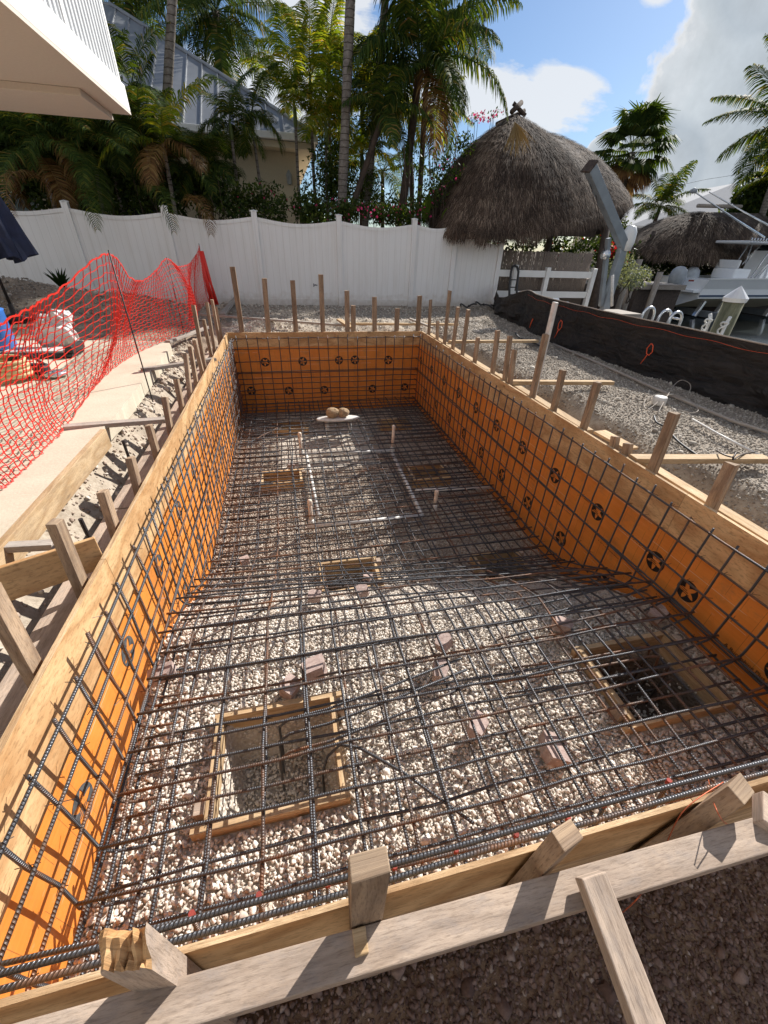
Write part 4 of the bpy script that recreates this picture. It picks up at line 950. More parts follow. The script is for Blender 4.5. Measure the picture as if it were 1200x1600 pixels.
# ================================================================== SILT FENCE
t = thing('silt_fence', 'black cloth silt fence with an orange string along the canal side', 'silt fence', (4.7, 5.5, -.15))
sp = [(5.5, -.6), (5.15, .9), (4.92, 2.0), (4.80, 3.0), (4.70, 4.2), (4.62, 5.4), (4.66, 6.6), (4.82, 7.8), (4.98, 8.6), (5.25, 10.2), (5.78, 11.5)]
st_ = [.50, .50, .50, .50, .51, .52, .52, .52, .54, .25, .42]
mb = MB(); NU2, NV2 = 150, 10; P_ = [[None]*(NV2+1) for _ in range(NU2+1)]
for i in range(NU2+1):
    u = i/NU2; c = cat([(a, b, h) for (a, b), h in zip(sp, st_)], u)
    for j in range(NV2+1):
        f = j/NV2; g0 = -.22; fold = .075*float(fbm(np.array([u*34+f*1.5]), np.array([f*5.]), 3, 51)[0])*math.sin(min(1, f*1.3)*2.6+.2)
        if u > .8: fold *= 2.4
        P_[i][j] = V((c.x+fold+.03*math.sin(f*3)-.05*(1-f), c.y, g0+(c.z-g0)*f))
for i in range(NU2):
    for j in range(NV2): mb.face([P_[i][j], P_[i+1][j], P_[i+1][j+1], P_[i][j+1]])
o = mb.build('cloth', M['silt'], t, smooth=True)
MB().tube([P_[i][NV2]+V((.004, 0, .0)) for i in range(0, 125, 2)], .009, 5).build('top_hem', M['greywood'], t, smooth=True)
MB().tube([P_[i][NV2]+V((-.016, 0, -.075+.008*math.sin(i*.7))) for i in range(0, 118)], .0018, 5).build('string', M['orange_string'], t, smooth=True)
for u in range(6, 150, 24): MB().bx(P_[u][5].x+.03, P_[u][5].x+.07, P_[u][5].y-.02, P_[u][5].y+.02, -.6, P_[u][NV2].z-.02, ax=2).build('stake', M['darkwood'], t)
def knot(px, py, s):
    c = PX(px, py, 4.585); L = [(0, .10), (.035, .085), (.045, .03), (.02, -.01), (-.015, .0), (-.03, .05), (-.01, .095), (0, .10)]
    m_ = MB().tube([c+V((random.uniform(-.006, .006), -a*s, b*s)) for a, b in L], .006, 5).tube([c+V((0, .0, .0)), c+V((.004, .02*s, -.05*s)), c+V((0, .045*s, -.11*s))], .006, 5)
    m_.build('string_knot', M['orange_string'], t, smooth=True)
knot(1012, 553, 1.25); knot(873, 514, 1.4)
c = PX(831, 506, 4.8); MB().tube([c+V((0, 0, .09)), c+V((0, .03, .02)), c+V((0, .05, -.08))], .011, 5).build('string_knot', M['orange_string'], t, smooth=True)
# clutter on the right bank
tag(MB().tube([(4.42, 6.4, -.08), (4.36, 5.2, -.09), (4.22, 4.0, -.09), (4.18, 2.9, -.1), (4.33, 2.2, -.1)], .017, 8).build('grey_conduit', M['greywood'], None, smooth=True), 'grey conduit lying on the gravel along the foot of the silt fence', 'pipe')
q = PZ(1030, 628, -.09); tag(MB().lathe(q, [(.0005, -.03), (.06, -.03), (.066, -.01), (.064, .05), (.058, .058), (.0005, .058)], 18).build('pipe_cap', M['pvc'], None, smooth=True), 'short white pipe cap standing on the right bank beside the tangled wire', 'pipe cap')
wp = [PZ(x, y, z) for x, y, z in ((1028, 645, -.08), (1043, 618, -.05), (1055, 600, -.02), (1066, 594, .02), (1078, 600, -.02), (1076, 612, -.07), (1052, 618, -.06), (1030, 616, -.08), (1008, 625, -.09), (1012, 640, -.09), (1045, 617, -.05), (1075, 625, -.08), (1091, 640, -.09), (1080, 645, -.09), (1060, 640, -.09))]
tag(MB().tube([cat(wp, k/70) for k in range(71)], .0045, 5).build('tangled_wire', M['greywood'], None, smooth=True), 'loop of pale wire tangled on the gravel of the right bank', 'wire')
tag(MB().tube([PZ(1082, 655, -.08), PZ(1120, 677, -.08), PZ(1187, 712, -.06)], .011, 6).build('thin_pipe', M['pvc'], None, smooth=True), 'thin white pipe lying on the right bank behind the pale brace', 'pipe')
wp = [PZ(x, y, z) for x, y, z in ((1022, 650, -.08), (1026, 660, -.09), (1040, 668, -.09), (1060, 690, -.1), (1090, 712, -.1))]
tag(MB().tube([cat(wp, k/30) for k in range(31)], .009, 6).build('black_cable', M['black'], None, smooth=True), 'black cable curving over the right bank behind a stake', 'cable')
wp = [PZ(x, y, z) for x, y, z in ((1120, 704, .0), (1130, 710, .03), (1145, 714, .03), (1150, 707, .06), (1145, 718, .03), (1160, 710, .0), (1180, 706, -.06))]
tag(MB().tube([cat(wp, k/30) for k in range(31)], .006, 5).build('bent_wire', M['wire'], None, smooth=True), 'bent dark wire caught on the pale brace of the right bank', 'wire')
wp = [PZ(x, y, z) for x, y, z in ((805, 520, -.08), (812, 528, -.07), (826, 532, -.08), (842, 540, -.08))]
tag(MB().tube([cat(wp, k/20) for k in range(21)], .016, 6).build('dark_hose', M['black'], None, smooth=True), 'dark hose end lying on the gravel at the far end of the silt fence', 'hose')
wp = [PZ(720+12*k, 478+3*math.sin(k*2.1), -.04) for k in range(8)]
tag(MB().tube([cat(wp, k/50)+V((0, .12*math.sin(k*.9), .05*abs(math.sin(k*.7)))) for k in range(51)], .02, 6).build('corrugated_hose', M['black'], None, smooth=True), 'black corrugated hose curled at the foot of the white fence', 'hose')
# orange wire over the near right stake
wp = [PY(1185, 1262, .21), PY(1165, 1290, .20), PY(1140, 1290, .21), PY(1118, 1262, .215)]
wp += [PZ(1105, 1208, -.5)]
o = tag(MB().tube([cat(wp, k/30) for k in range(31)], .0014, 5).build('copper_wire', M['copper'], None, smooth=True), 'short orange wire hooked over the split stake at the lower right', 'wire')
wp = [PY(1130, 1222, .27), PY(1070, 1265, .24), PY(1040, 1320, .215), PY(1010, 1380, .16), PZ(995, 1405, .0), PZ(965, 1432, -.35)]
tag(MB().tube([cat(wp, k/40) for k in range(41)], .0014, 5).build('copper_wire', M['copper'], None, smooth=True), 'long orange wire trailing over the foreground board into the trench', 'wire')
# ================================================================== THINGS ON THE PATIO
t = thing('patio_umbrella', 'closed navy patio umbrella on a dark pole at the left edge', 'umbrella', (-4.58, 8.9, -.05))
b = V(t.location); ux_ = b+V((.02, 0, 0))
MB().tube([b, ux_+V((0, 0, 2.6))], .024, 10).build('pole', M['steelpost'], t, smooth=True)
MB().lathe(b, [(.26, 0), (.26, .05), (.05, .09), (.035, .25)], 20).build('base', M['steelpost'], t, smooth=True)
mb = MB(); n = 96; prof = [(.12, 2.55), (.30, 2.25), (.38, 1.98), (.37, 1.80), (.37, 1.72), (.42, 1.45), (.46, 1.15), (.50, .86)]
rings = []
for q, (r, z) in enumerate(prof):
    rg = []
    for k in range(n):
        h = 2*math.pi*k/n; am = .05+.19*(q/7)**1.4; fo = 1+am*math.sin(h*8+.5*math.sin(z*4))+am*.4*math.sin(h*19+z*3)
        rg.append(V((ux_.x+r*fo*math.cos(h), ux_.y+r*fo*math.sin(h), z+(.05*math.sin(h*8) if q == 7 else 0)+.02*math.sin(h*5)*(q > 3))))
    rings.append(rg)
for q in range(len(rings)-1):
    for k in range(n): mb.face([rings[q][k], rings[q][(k+1) % n], rings[q+1][(k+1) % n], rings[q+1][k]])
mb.build('canopy', M['navy'], t, smooth=True)
MB().tube([ux_+V((.375*math.cos(h/10), .375*math.sin(h/10), 1.76)) for h in range(0, 63)], .012, 5, closed=True).build('strap', M['navy'], t, smooth=True)
# bag over a box on a black tool tray, hose coil, drum
def blob(name, c, r, mat, amp, seed, sub=3):
    v, f = ico(sub); w_ = v*(1+amp*fbm(v[:, 0:1]*2.4+seed*3.7, v[:, 1:2]*2.4+v[:, 2:3]*2.1+seed, 4, seed)); w_ = w_*np.array(r); return npmesh(name, w_+np.array(c), f, M[mat], smooth=True)
c = PZ(92, 546, .02)
o = blob('plastic_bag', (c.x-.02, c.y+.1, .19), (.21, .17, .19), 'bag', .5, 4, 4); tag(o, 'crumpled white plastic bag draped over a tool behind the orange net', 'bag')
h = blob('bag_knot', (c.x+.10, c.y+.12, .37), (.11, .10, .09), 'bag', .8, 6, 3); h.parent = o
t = thing('tool_tray', 'flat black tool tray lying on the patio behind the orange net', 'tool tray', (c.x-.12, c.y-.22, 0))
x, y = c.x-.12, c.y-.25
MB().bx(x-.38, x+.42, y-.16, y+.2, .004, .05).build('base', M['black'], t, bevel=.01)
MB().bx(x-.3, x+.33, y-.1, y+.14, .051, .075).build('plate', M['bag'], t, bevel=.006)
MB().bx(x+.36, x+.44, y-.15, y+.22, .05, .13, ax=1).build('side_rail', M['black'], t, bevel=.012)
MB().tube([(x-.38, y, .06), (x-.5, y-.1, .12), (x-.62, y-.25, .03)], .02, 8).build('handle', M['black'], t, smooth=True)
x, y = PZ(52, 590, .0).x, PZ(52, 590, .0).y
t = thing('power_saw', 'dark power tool with grey guard lying on the patio by the net', 'power tool', (x, y, 0))
MB().bx(x-.16, x+.16, y-.06, y+.08, .02, .13).build('motor_body', M['black'], t, bevel=.03); MB().tube([(x-.2, y, .12), (x-.1, y, .2), (x+.08, y, .2), (x+.15, y, .12)], .018, 8).build('handle', M['black'], t, smooth=True)
MB().lathe((x+.2, y, .02), [(.0005, 0), (.11, 0), (.11, .03), (.0005, .035)], 20).build('guard', M['alu'], t, smooth=True)
c = PZ(14, 590, .03); mb = MB()
pts = [V((c.x+.22*math.cos(k*.35)*(1-.002*k), c.y+.14*math.sin(k*.35), .03+.0022*k)) for k in range(80)]
tag(mb.tube(pts, .022, 8).build('hose_coil', M['yellow'], None, smooth=True), 'yellowish coiled hose at the left edge of the patio', 'hose')
c = PZ(-6, 545, .0)
t = tag(MB().lathe((c.x, c.y, 0), [(.0005, 0), (.2, 0), (.225, .03), (.235, .42), (.245, .44), (.2, .46), (.0005, .46)], 28).build('blue_drum', M['bluepl'], None, smooth=True), 'blue plastic drum at the left edge behind the orange net', 'drum')
# ================================================================== HOUSE WITH THE OVERHANGING BALCONY (left)
t = thing('white_house', 'white house whose balcony overhangs the patio at the upper left', 'house', (-5.5, 2, 0))
hx, hy, hz = -1.64, 7.54, 2.5
MB().bx(-9, hx-.001, -6, hy, hz, hz+.03, ax=1).build('soffit', M['soffit'], t)
MB().bx(hx-.12, hx, -6, hy, hz+.031, hz+.27, ax=1).bx(-9, hx-.121, hy-.12, hy, hz+.031, hz+.27).build('fascia', M['whitepaint'], t, bevel=.006)
MB().bx(-9, hx-.22, hy-1.04, hy-.01, hz-.065, hz-.001).build('soffit_beam', M['soffit'], t, bevel=.006)
mb = MB(); y = hy-.10
sx = hx-.03
while y > -3:
    mb.bx(sx-.05, sx, y-.055, y, hz+.271, hz+3.2, ax=2); mb.bx(sx-.05, sx-.022, y-.115, y-.0551, hz+.271, hz+3.2, ax=2); y -= .115
mb.build('ribbed_siding', M['siding'], t)
MB().bx(sx-.06, sx+.006, hy-.098, hy-.04, hz+.271, hz+3.2, ax=2).bx(sx-.055, sx+.012, hy-1.62, hy-1.55, hz+.271, hz+3.2, ax=2).build('corner_trim', M['whitepaint'], t)
MB().bx(-9, -4.6, -6, 5.0, -.1, hz-.001, ax=1).bx(-9, -1.75, -6, 7.43, hz+.28, hz+3.2, ax=1).build('wall', M['whitepaint'], t)
# ================================================================== NEIGHBOUR'S HOUSE
t = thing('neighbour_house', 'cream house with a grey standing seam hip roof behind the palms', 'house', (-5, 20, -.1))
e0 = PY(493, 211, 16.2); ez = e0.z; ex = e0.x; ey = 16.2; rise = .62
apex = V((ex-6.2, ey+6.2, ez+6.2*rise)); run = 6.2
mb = MB(); L_ = -16.0
A = V((ex, ey, ez)); B = V((L_, ey-.0, ez)); Cc = V((L_, apex.y, apex.z)); D = apex; E_ = V((ex, ey+2*run, ez))
for q in ([B, A, D, Cc], [A, E_, D], [E_, V((L_, ey+2*run, ez)), Cc, D]): mb.face(q); 
rf = mb.build('roof', M['roofmetal'], t)
sm = MB(); x = ex-.45
while x > L_+.2:
    d = min(ex-x, run); sm.board((x, ey, ez+.02), (x, ey+d, ez+d*rise+.02), .03, .045, (0, -rise, 1)); x -= .46
sm.tube([A+V((0, 0, .03)), D+V((0, 0, .03))], .05, 6).tube([D, Cc], .05, 6)
sm.build('seam', M['roofmetal'], rf)
MB().bx(L_, ex+.03, ey-.07, ey+.07, ez-.17, ez-.005).bx(ex-.07, ex+.07, ey+.071, ey+2*run, ez-.17, ez-.005, ax=1).build('gutter', M['white'], t, bevel=.015)
MB().bx(L_, ex-.05, ey+.09, ey+.7, ez-.33, ez-.18).bx(ex-.7, ex-.05, ey+.701, ey+2*run, ez-.33, ez-.18, ax=1).build('soffit', M['stucco'], t)
MB().bx(L_, ex-.55, ey+.72, ey+2*run-.5, -.2, ez-.331).build('wall', M['stucco'], t)
MB().bx(ex-1.5, ex-.6, ey+.30, ey+.719, -.2, ez-1.2).build('pilaster', M['stucco'], t)
lt = MB().lathe((ex-.85, ey+.58, ez-1.15), [(.0005, 0), (.07, .02), (.09, .26), (.05, .32), (.01, .38)], 6).build('wall_lantern', M['cover'], t)
for x in (-4.2, -7.5): 
    wf = MB().bx(x-.75, x+.75, ey+.66, ey+.719, .8, 2.2).build('window', M['white'], t); MB().bx(x-.66, x+.66, ey+.64, ey+.659, .88, 2.12).build('pane', M['glass'], wf)
# ================================================================== FOLIAGE
def frond_arrays(L, n, ll, az, el, droop, hang, wid, rs, roll=0., plume=0.):
    """one feather frond in world orientation from the origin: vertex array, quads, per-vertex variation"""
    S = 16; s = np.linspace(0, 1, S); ang = el-droop*s**1.35
    dl = L/(S-1); hor = np.concatenate([[0], np.cumsum(np.cos(ang[:-1])*dl)]); ver = np.concatenate([[0], np.cumsum(np.sin(ang[:-1])*dl)])
    ca, sa = math.cos(az), math.sin(az); pts = np.stack([hor*ca, hor*sa, ver], 1)
    u = np.linspace(.13, 1, n); k = u*(S-1); i0 = np.minimum(k.astype(int), S-2); f = (k-i0)[:, None]
    p = pts[i0]*(1-f)+pts[i0+1]*f; a = ang[i0]
    tan = np.stack([np.cos(a)*ca, np.cos(a)*sa, np.sin(a)], 1); side = np.array([-sa, ca, 0.]); up = np.cross(np.tile(side, (n, 1)), tan); up *= -1 if up[0, 2] < 0 and abs(a[0]) < 1.4 else 1
    V_, Q_, R_ = [], [], []; off = 0
    prof = ll*(np.sin(np.pi*np.clip(.12+.82*u, 0, 1))**.7)
    for sg in (-1, 1):
        l = prof*(.85+.3*rs.random(n)); sp = (.25+.5*u)[:, None]
        d1 = side*sg*1.0+tan*sp+up*(.25+plume*rs.normal(size=(n, 1))); d1 /= np.linalg.norm(d1, axis=1, keepdims=True)
        d2 = d1+np.array([0, 0, -1.])*(hang*(.7+.6*rs.random((n, 1)))); d2 /= np.linalg.norm(d2, axis=1, keepdims=True)
        d3 = d2+np.array([0, 0, -1.])*hang*1.3; d3 /= np.linalg.norm(d3, axis=1, keepdims=True)
        m1 = p+d1*l[:, None]*.35; m2 = m1+d2*l[:, None]*.35; tip = m2+d3*l[:, None]*.30
        w_ = tan*wid*.5
        ver_ = np.stack([p-w_*.5, p+w_*.5, m1-w_, m1+w_, m2-w_*.8, m2+w_*.8, tip-w_*.1, tip+w_*.1], 1); V_.append(ver_.reshape(-1, 3))
        b = np.arange(n)*8+off
        for q in ((0, 1, 3, 2), (2, 3, 5, 4), (4, 5, 7, 6)): Q_.append(np.stack([b+i for i in q], 1))
        R_.append(np.repeat(rs.random(n), 8)); off += n*8
    # rachis: three sided
    r = np.linspace(.022, .004, S)*max(.5, L/2.6); ph = np.array([0, 2.1, 4.2])
    sid = np.tile(side, (S, 1)); tg = np.stack([np.cos(ang)*ca, np.cos(ang)*sa, np.sin(ang)], 1); upv = np.cross(tg, sid)
    rv = pts[:, None]+(sid[:, None]*np.cos(ph)[None, :, None]+upv[:, None]*np.sin(ph)[None, :, None])*r[:, None, None]; V_.append(rv.reshape(-1, 3))
    b = (np.arange(S-1)*3)[:, None]+off
    for j in range(3): Q_.append(np.concatenate([b+j, b+(j+1) % 3, b+3+(j+1) % 3, b+3+j], 1))
    R_.append(np.full(S*3, .7))
    return np.concatenate(V_), np.concatenate(Q_), np.concatenate(R_)
class FM:
    def __init__(s): s.v = []; s.q = []; s.r = []; s.n = 0
    def add(s, v, q, r, o=(0, 0, 0)):
        s.v.append(v+np.array(o)); s.q.append(q+s.n); s.r.append(r); s.n += len(v)
    def build(s, name, mat, parent): return npmesh(name, np.concatenate(s.v), np.concatenate(s.q), mat, np.concatenate(s.r), parent)
def palm(label, cat_, base, crown, L, nf, seed, group=None, n=46, ll=.62, wid=.035, hang=.55, mat='palm', el=(1.35, -.75), droop=(.7, 1.5), tr=.11, trmat='trunk', shaft=0., dead=0, name='palm_tree', bias=None, nuts=0, plume=.1, bow=.0):
    rs = np.random.default_rng(seed); base = V(base); crown = V(crown)
    t = thing(name, label, cat_, base, group)
    n_ = 10; d = crown-base; pts = [base+d*(i/n_)+V((bow*math.sin(math.pi*i/n_), 0, 0)) for i in range(n_+1)]; pts[0].z -= .3
    MB().tube(pts, [tr*(1.35 if i == 0 else 1.08-.28*i/n_)*(1+.04*rs.normal()) for i in range(n_+1)], 12).build('trunk', M[trmat], t, smooth=True)
    top = crown
    if shaft:
        MB().lathe(crown-V((0, 0, .05)), [(tr*.8, 0), (tr*1.12, shaft*.2), (tr*.95, shaft*.6), (tr*.5, shaft)], 12).build('crown_shaft', M['greenshaft'], t, smooth=True); top = crown+V((0, 0, shaft*.85))
    fm = FM(); fd = FM()
    for i in range(nf):
        f = (i+.5)/nf; az = i*2.39996+rs.normal()*.25
        if bias is not None: az = bias[0]+(((az-bias[0]+math.pi) % (2*math.pi))-math.pi)*bias[1]
        e = el[0]+(el[1]-el[0])*f**.9+rs.normal()*.1; dr = droop[0]+(droop[1]-droop[0])*f+rs.normal()*.12
        a = frond_arrays(L*(.82+.3*rs.random())*(.75+.25*math.sin(math.pi*min(1, f+.25))), n, ll*(.85+.3*rs.random()), az, e, dr, hang*(.75+.5*rs.random()), wid, rs, plume=plume)
        (fd if i >= nf-dead else fm).add(*a, o=(top.x, top.y, top.z))
    fm.build('crown', M[mat], t)
    if fd.n: fd.build('dry_fronds', M['palmdead'], t)
    for k in range(nuts):
        h = k*2.1; MB().lathe(top+V((.24*math.cos(h), .24*math.sin(h), -.28-.1*(k % 3))), [(.0005, -.13), (.08, -.09), (.11, 0), (.08, .09), (.0005, .13)], 10).build('coconut', M['clod'], t, smooth=True)
    return t
def gz0(x, y): return -.15
# tall slender trunks whose crowns leave the picture
def at(px, py, Y): return PY(px, py, Y)
def up_palm(label, pxb, pyb, pxt, pyt, Y, hz, L, nf, seed, **k):
    b = at(pxb, pyb, Y); t_ = at(pxt, pyt, Y); d = (t_-b)/(t_.z-b.z); base = b+d*(-.15-b.z); cr = b+d*(hz-b.z)
    return palm(label, 'palm tree', base, cr, L, nf, seed, **k)
up_palm('tall slender grey palm trunk rising beside the white balcony', 254, 290, 266, 60, 13.0, 7.2, 2.0, 9, 21, tr=.105, shaft=.7, hang=.75, droop=(.9, 1.9))
up_palm('tall thick grey palm trunk in the centre, crown above the picture', 535, 300, 545, 60, 13.2, 7.6, 2.2, 11, 22, tr=.12, shaft=.6, hang=.7, droop=(.8, 1.7))
up_palm('pale ringed palm trunk standing behind the big drooping palm', 572, 335, 594, 90, 15.2, 8.0, 2.2, 10, 23, tr=.11, shaft=.6, hang=.7)
# coconut palm over the roof
palm('dark coconut palm with nuts towering behind the grey metal roof', 'palm tree', (at(335, 200, 24).x, 24, -.15), at(338, 24, 24)+V((0, 0, .1)), 3.9, 26, 31, n=60, ll=.95, wid=.05, hang=.9, el=(1.25, -.95), droop=(.6, 1.15), tr=.17, trmat='trunkdark', dead=0, nuts=7)
palm('coconut palm fronds showing above the left end of the grey roof', 'palm tree', (at(205, 200, 25).x, 25, -.15), at(196, -30, 25), 3.6, 18, 32, n=52, ll=.9, wid=.05, hang=.85, el=(1.2, -.8), droop=(.6, 1.2), tr=.17, trmat='trunkdark')
0 and palm('coconut palm with spread fronds between the roof end and the centre trunk', 'palm tree', (at(440, 300, 26).x, 26, -.15), at(452, 105, 26), 3.2, 18, 33, n=50, ll=.85, wid=.05, hang=.8, el=(1.1, -.6), droop=(.7, 1.2), tr=.16, trmat='trunkdark')
# big drooping palm in the middle
up_palm('big dark palm with long drooping fronds left of the thatched hut', 628, 330, 648, 170, 14.0, 5.05, 2.9, 24, 41, tr=.12, trmat='trunkdark', n=64, ll=.72, wid=.04, hang=1.0, el=(1.4, -.55), droop=(.9, 1.75), dead=1)
palm('second drooping palm crown just right of the big dark palm', 'palm tree', (at(655, 330, 15.5).x, 15.5, -.15), at(672, 28, 15.5), 2.4, 16, 42, n=56, ll=.62, wid=.036, hang=.95, el=(1.3, -.3), droop=(.9, 1.7), tr=.09, trmat='trunkdark')
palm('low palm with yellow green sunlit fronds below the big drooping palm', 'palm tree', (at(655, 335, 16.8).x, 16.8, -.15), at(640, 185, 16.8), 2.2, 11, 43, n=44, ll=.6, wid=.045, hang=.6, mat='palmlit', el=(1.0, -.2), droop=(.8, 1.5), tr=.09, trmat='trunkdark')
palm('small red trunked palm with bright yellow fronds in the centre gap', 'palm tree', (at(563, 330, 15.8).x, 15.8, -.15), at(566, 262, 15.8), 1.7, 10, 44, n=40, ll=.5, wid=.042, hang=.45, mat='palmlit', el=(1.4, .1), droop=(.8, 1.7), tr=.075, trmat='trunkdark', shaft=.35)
palm('short palm with grey drooping fronds left of the hut base', 'palm tree', (at(600, 335, 18.5).x, 18.5, -.15), at(598, 268, 18.5), 2.3, 10, 45, n=44, ll=.6, wid=.04, hang=.8, el=(.9, -.2), droop=(.7, 1.4), tr=.08, trmat='trunkdark')
up_palm('dark palm trunk leaning right in front of the pale ringed trunk', 548, 330, 590, 205, 13.4, 3.9, 1.6, 9, 46, tr=.085, trmat='trunkdark', n=44, ll=.5, hang=.8, el=(1.3, -.2), droop=(.9, 1.7))
# yellow-green areca group in the middle
for i, (px, py, Y, L, lab) in enumerate(((486, 125, 15.5, 2.1, 'leftmost of the bright areca palms in the centre, leaning over the cream house'), (514, 95, 16.2, 2.2, 'tallest of the bright areca palms in the centre, behind the thick grey trunk'), (462, 165, 14.8, 2.0, 'lowest of the bright areca palms in the centre, by the roof corner'), (566, 150, 16.5, 2.2, 'bright areca palm right of the thick grey trunk'), (510, 195, 14.5, 1.8, 'bright areca palm low behind the thick grey trunk'))):
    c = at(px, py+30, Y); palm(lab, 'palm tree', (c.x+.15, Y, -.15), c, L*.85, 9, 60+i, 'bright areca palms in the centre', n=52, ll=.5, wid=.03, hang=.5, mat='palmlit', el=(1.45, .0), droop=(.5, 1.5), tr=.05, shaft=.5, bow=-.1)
# areca thicket at the left, dark under its own shade
ar = [(12, 225, 13.2), (48, 205, 13.6), (95, 235, 12.6), (130, 205, 13.8), (168, 222, 12.7), (212, 165, 13.0), (226, 225, 12.6), (70, 268, 12.4), (150, 266, 12.4), (245, 262, 12.9), (362, 215, 13.6), (395, 205, 14.1), (330, 280, 13.2), (30, 170, 15), (110, 175, 15), (300, 285, 12.9)]
for i, (px, py, Y) in enumerate(ar):
    c = at(px, py, Y); L = (1.55 if px < 200 else 1.15)+.1*((i*7) % 3)
    inner = px < 270
    lab = 'areca palm in the dark thicket behind the white fence at the left' if inner else 'areca palm with arching fronds before the cream house wall'
    palm(lab, 'palm tree', (c.x+random.uniform(-.3, .3), Y+random.uniform(0, .3), -.15), c, L, 11 if px < 200 else 8, 80+i, 'areca palms of the left thicket' if inner else 'areca palms before the cream house', n=58, ll=.46, wid=.023, hang=.55, mat='palm', el=(1.4, -.65), droop=(.6, 1.7), tr=.045, shaft=.35, dead=(2 if i in (2, 7) else (1 if i == 9 else 0)), bow=random.uniform(-.15, .15))
palm('palm with a yellow and rust coloured frond arching before the grey trunk', 'palm tree', (at(262, 300, 12.3).x, 12.3, -.15), at(255, 225, 12.3), 1.7, 8, 118, n=44, ll=.45, wid=.032, hang=.55, mat='palmlit', el=(1.2, -.5), droop=(.8, 1.8), tr=.05, dead=3)
# fronds that hang over the fence top
for k, (px, py, az, L) in enumerate(((78, 300, -1.9, .95), (142, 322, -1.3, .75), (235, 318, -1.1, 1.0), (290, 330, -1.0, .75))):
    rs = np.random.default_rng(300+k); c = at(px, py, 11.95); fm = FM()
    fm.add(*frond_arrays(L+.75, 40, .36, az, .5, 2.5, .8, .02, rs, plume=.2), o=(c.x, c.y+.1, c.z+.1)); fm.build('hanging_frond', M['palmdead'] if k in (0, 3) else M['palm'], None)
    o = C.objects[-1]; tag(o, f'palm frond drooping over the white fence, {ORD[k]} from the left', 'palm frond', 'fronds drooping over the white fence')
def leafcloud(cs, n, size, seed, flat=.5):
    """leaf-sized folded quads through lumpy volumes: cs = list of (centre, (rx, ry, rz))"""
    rs = np.random.default_rng(seed); vol = np.array([r[0]*r[1]*r[2] for _, r in cs])**.8; which = rs.choice(len(cs), n, p=vol/vol.sum())
    cen = np.array([c for c, _ in cs])[which]; rad = np.array([r for _, r in cs])[which]
    d = rs.normal(size=(n, 3)); d /= np.linalg.norm(d, axis=1, keepdims=True); p = cen+d*rad*(rs.random((n, 1))**.45)
    clump = fbm(p[:, 0]*2.2+seed, p[:, 2]*2.2+p[:, 1]*1.7, 3, seed); k = clump > -.22; p = p[k]; d = d[k]; m = len(p)
    a = rs.normal(size=(m, 3)); a[:, 2] -= .3; a /= np.linalg.norm(a, axis=1, keepdims=True); b = np.cross(a, d+rs.normal(size=(m, 3))*.6); b /= np.linalg.norm(b, axis=1, keepdims=True)
    l = (size*(.6+.8*rs.random((m, 1)))); w_ = l*flat*.5; nn = np.cross(a, b)
    mid = p+a*l*.5; v = np.stack([p, mid+b*w_+nn*l*.06, p+a*l, mid-b*w_+nn*l*.06], 1).reshape(-1, 3)
    q = (np.arange(m)*4)[:, None]+np.array([[0, 1, 2, 3]])
    return v, q, np.repeat(np.clip(rs.random(m)*.7+.3*(clump[k]+.5), 0, 1), 4)
def shrub(label, cat_, cs, n, size, seed, mat='leaf', flowers=None, nf=0, group=None, name='shrub', flat=.5, stems=4):
    base = V((sum(c[0] for c, _ in cs)/len(cs), sum(c[1] for c, _ in cs)/len(cs), -.15))
    t = thing(name, label, cat_, base, group); fm = FM(); fm.add(*leafcloud(cs, n, size, seed, flat)); fm.build('foliage', M[mat], t)
    rs = random.Random(seed); mb = MB()
    for c, r in cs:
        for k in range(stems):
            e = V(c)+V((rs.uniform(-1, 1)*r[0], rs.uniform(-1, 1)*r[1], rs.uniform(-.3, .8)*r[2])); g = V((c[0]+rs.uniform(-.2, .2), c[1], -.2))
            mb.tube([g, g.lerp(e, .5)+V((rs.uniform(-.1, .1), 0, .05)), e], [.02, .014, .005], 5)
    mb.build('stem', M['trunkdark'], t)
    if flowers:
        fm = FM(); fm.add(*leafcloud([(tuple(V(c)+V((0, -r[1]*.3, r[2]*.15))), tuple(x*.95 for x in r)) for c, r in cs], nf, size*.8, seed+1, .8)); fm.build('flowers', M[flowers], t)
    return t
def E3(px, py, Y, rx, ry, rz): p = at(px, py, Y); return ((p.x, Y, p.z), (rx, ry, rz))
shrub('leafy dark hedge spilling over the white fence below the cream house', 'hedge', [E3(415, 318, 12.3, .8, .5, .45), E3(455, 322, 12.2, .8, .5, .42), E3(495, 330, 12.2, .6, .45, .3), E3(380, 325, 12.4, .7, .5, .35)], 5200, .085, 401, flowers='petal', nf=25)
shrub('low hedge with pink flowers along the fence below the centre palms', 'hedge', [E3(545, 330, 12.2, .7, .4, .28), E3(590, 335, 12.2, .7, .4, .26), E3(635, 338, 12.2, .6, .4, .26)], 3600, .08, 402, flowers='petal', nf=110)
shrub('bougainvillea climbing the left slope of the thatched hut', 'climber', [E3(700, 265, 12.2, .45, .3, .32), E3(680, 300, 12.2, .4, .3, .35), E3(725, 225, 12.6, .3, .25, .25), E3(655, 322, 12.2, .4, .3, .3)], 1500, .075, 403, flowers='petal', nf=50, stems=7)
shrub('sprig of pink bougainvillea above the ridge of the hut', 'climber', [E3(748, 186, 13.2, .35, .2, .12), E3(775, 182, 13.2, .3, .2, .14)], 240, .07, 404, flowers='petal', nf=110, stems=3)
shrub('wispy bare stemmed shrub against the sky beside the hut', 'shrub', [E3(655, 255, 12.6, .55, .3, .6), E3(690, 245, 12.6, .4, .3, .5)], 420, .07, 405, stems=14)
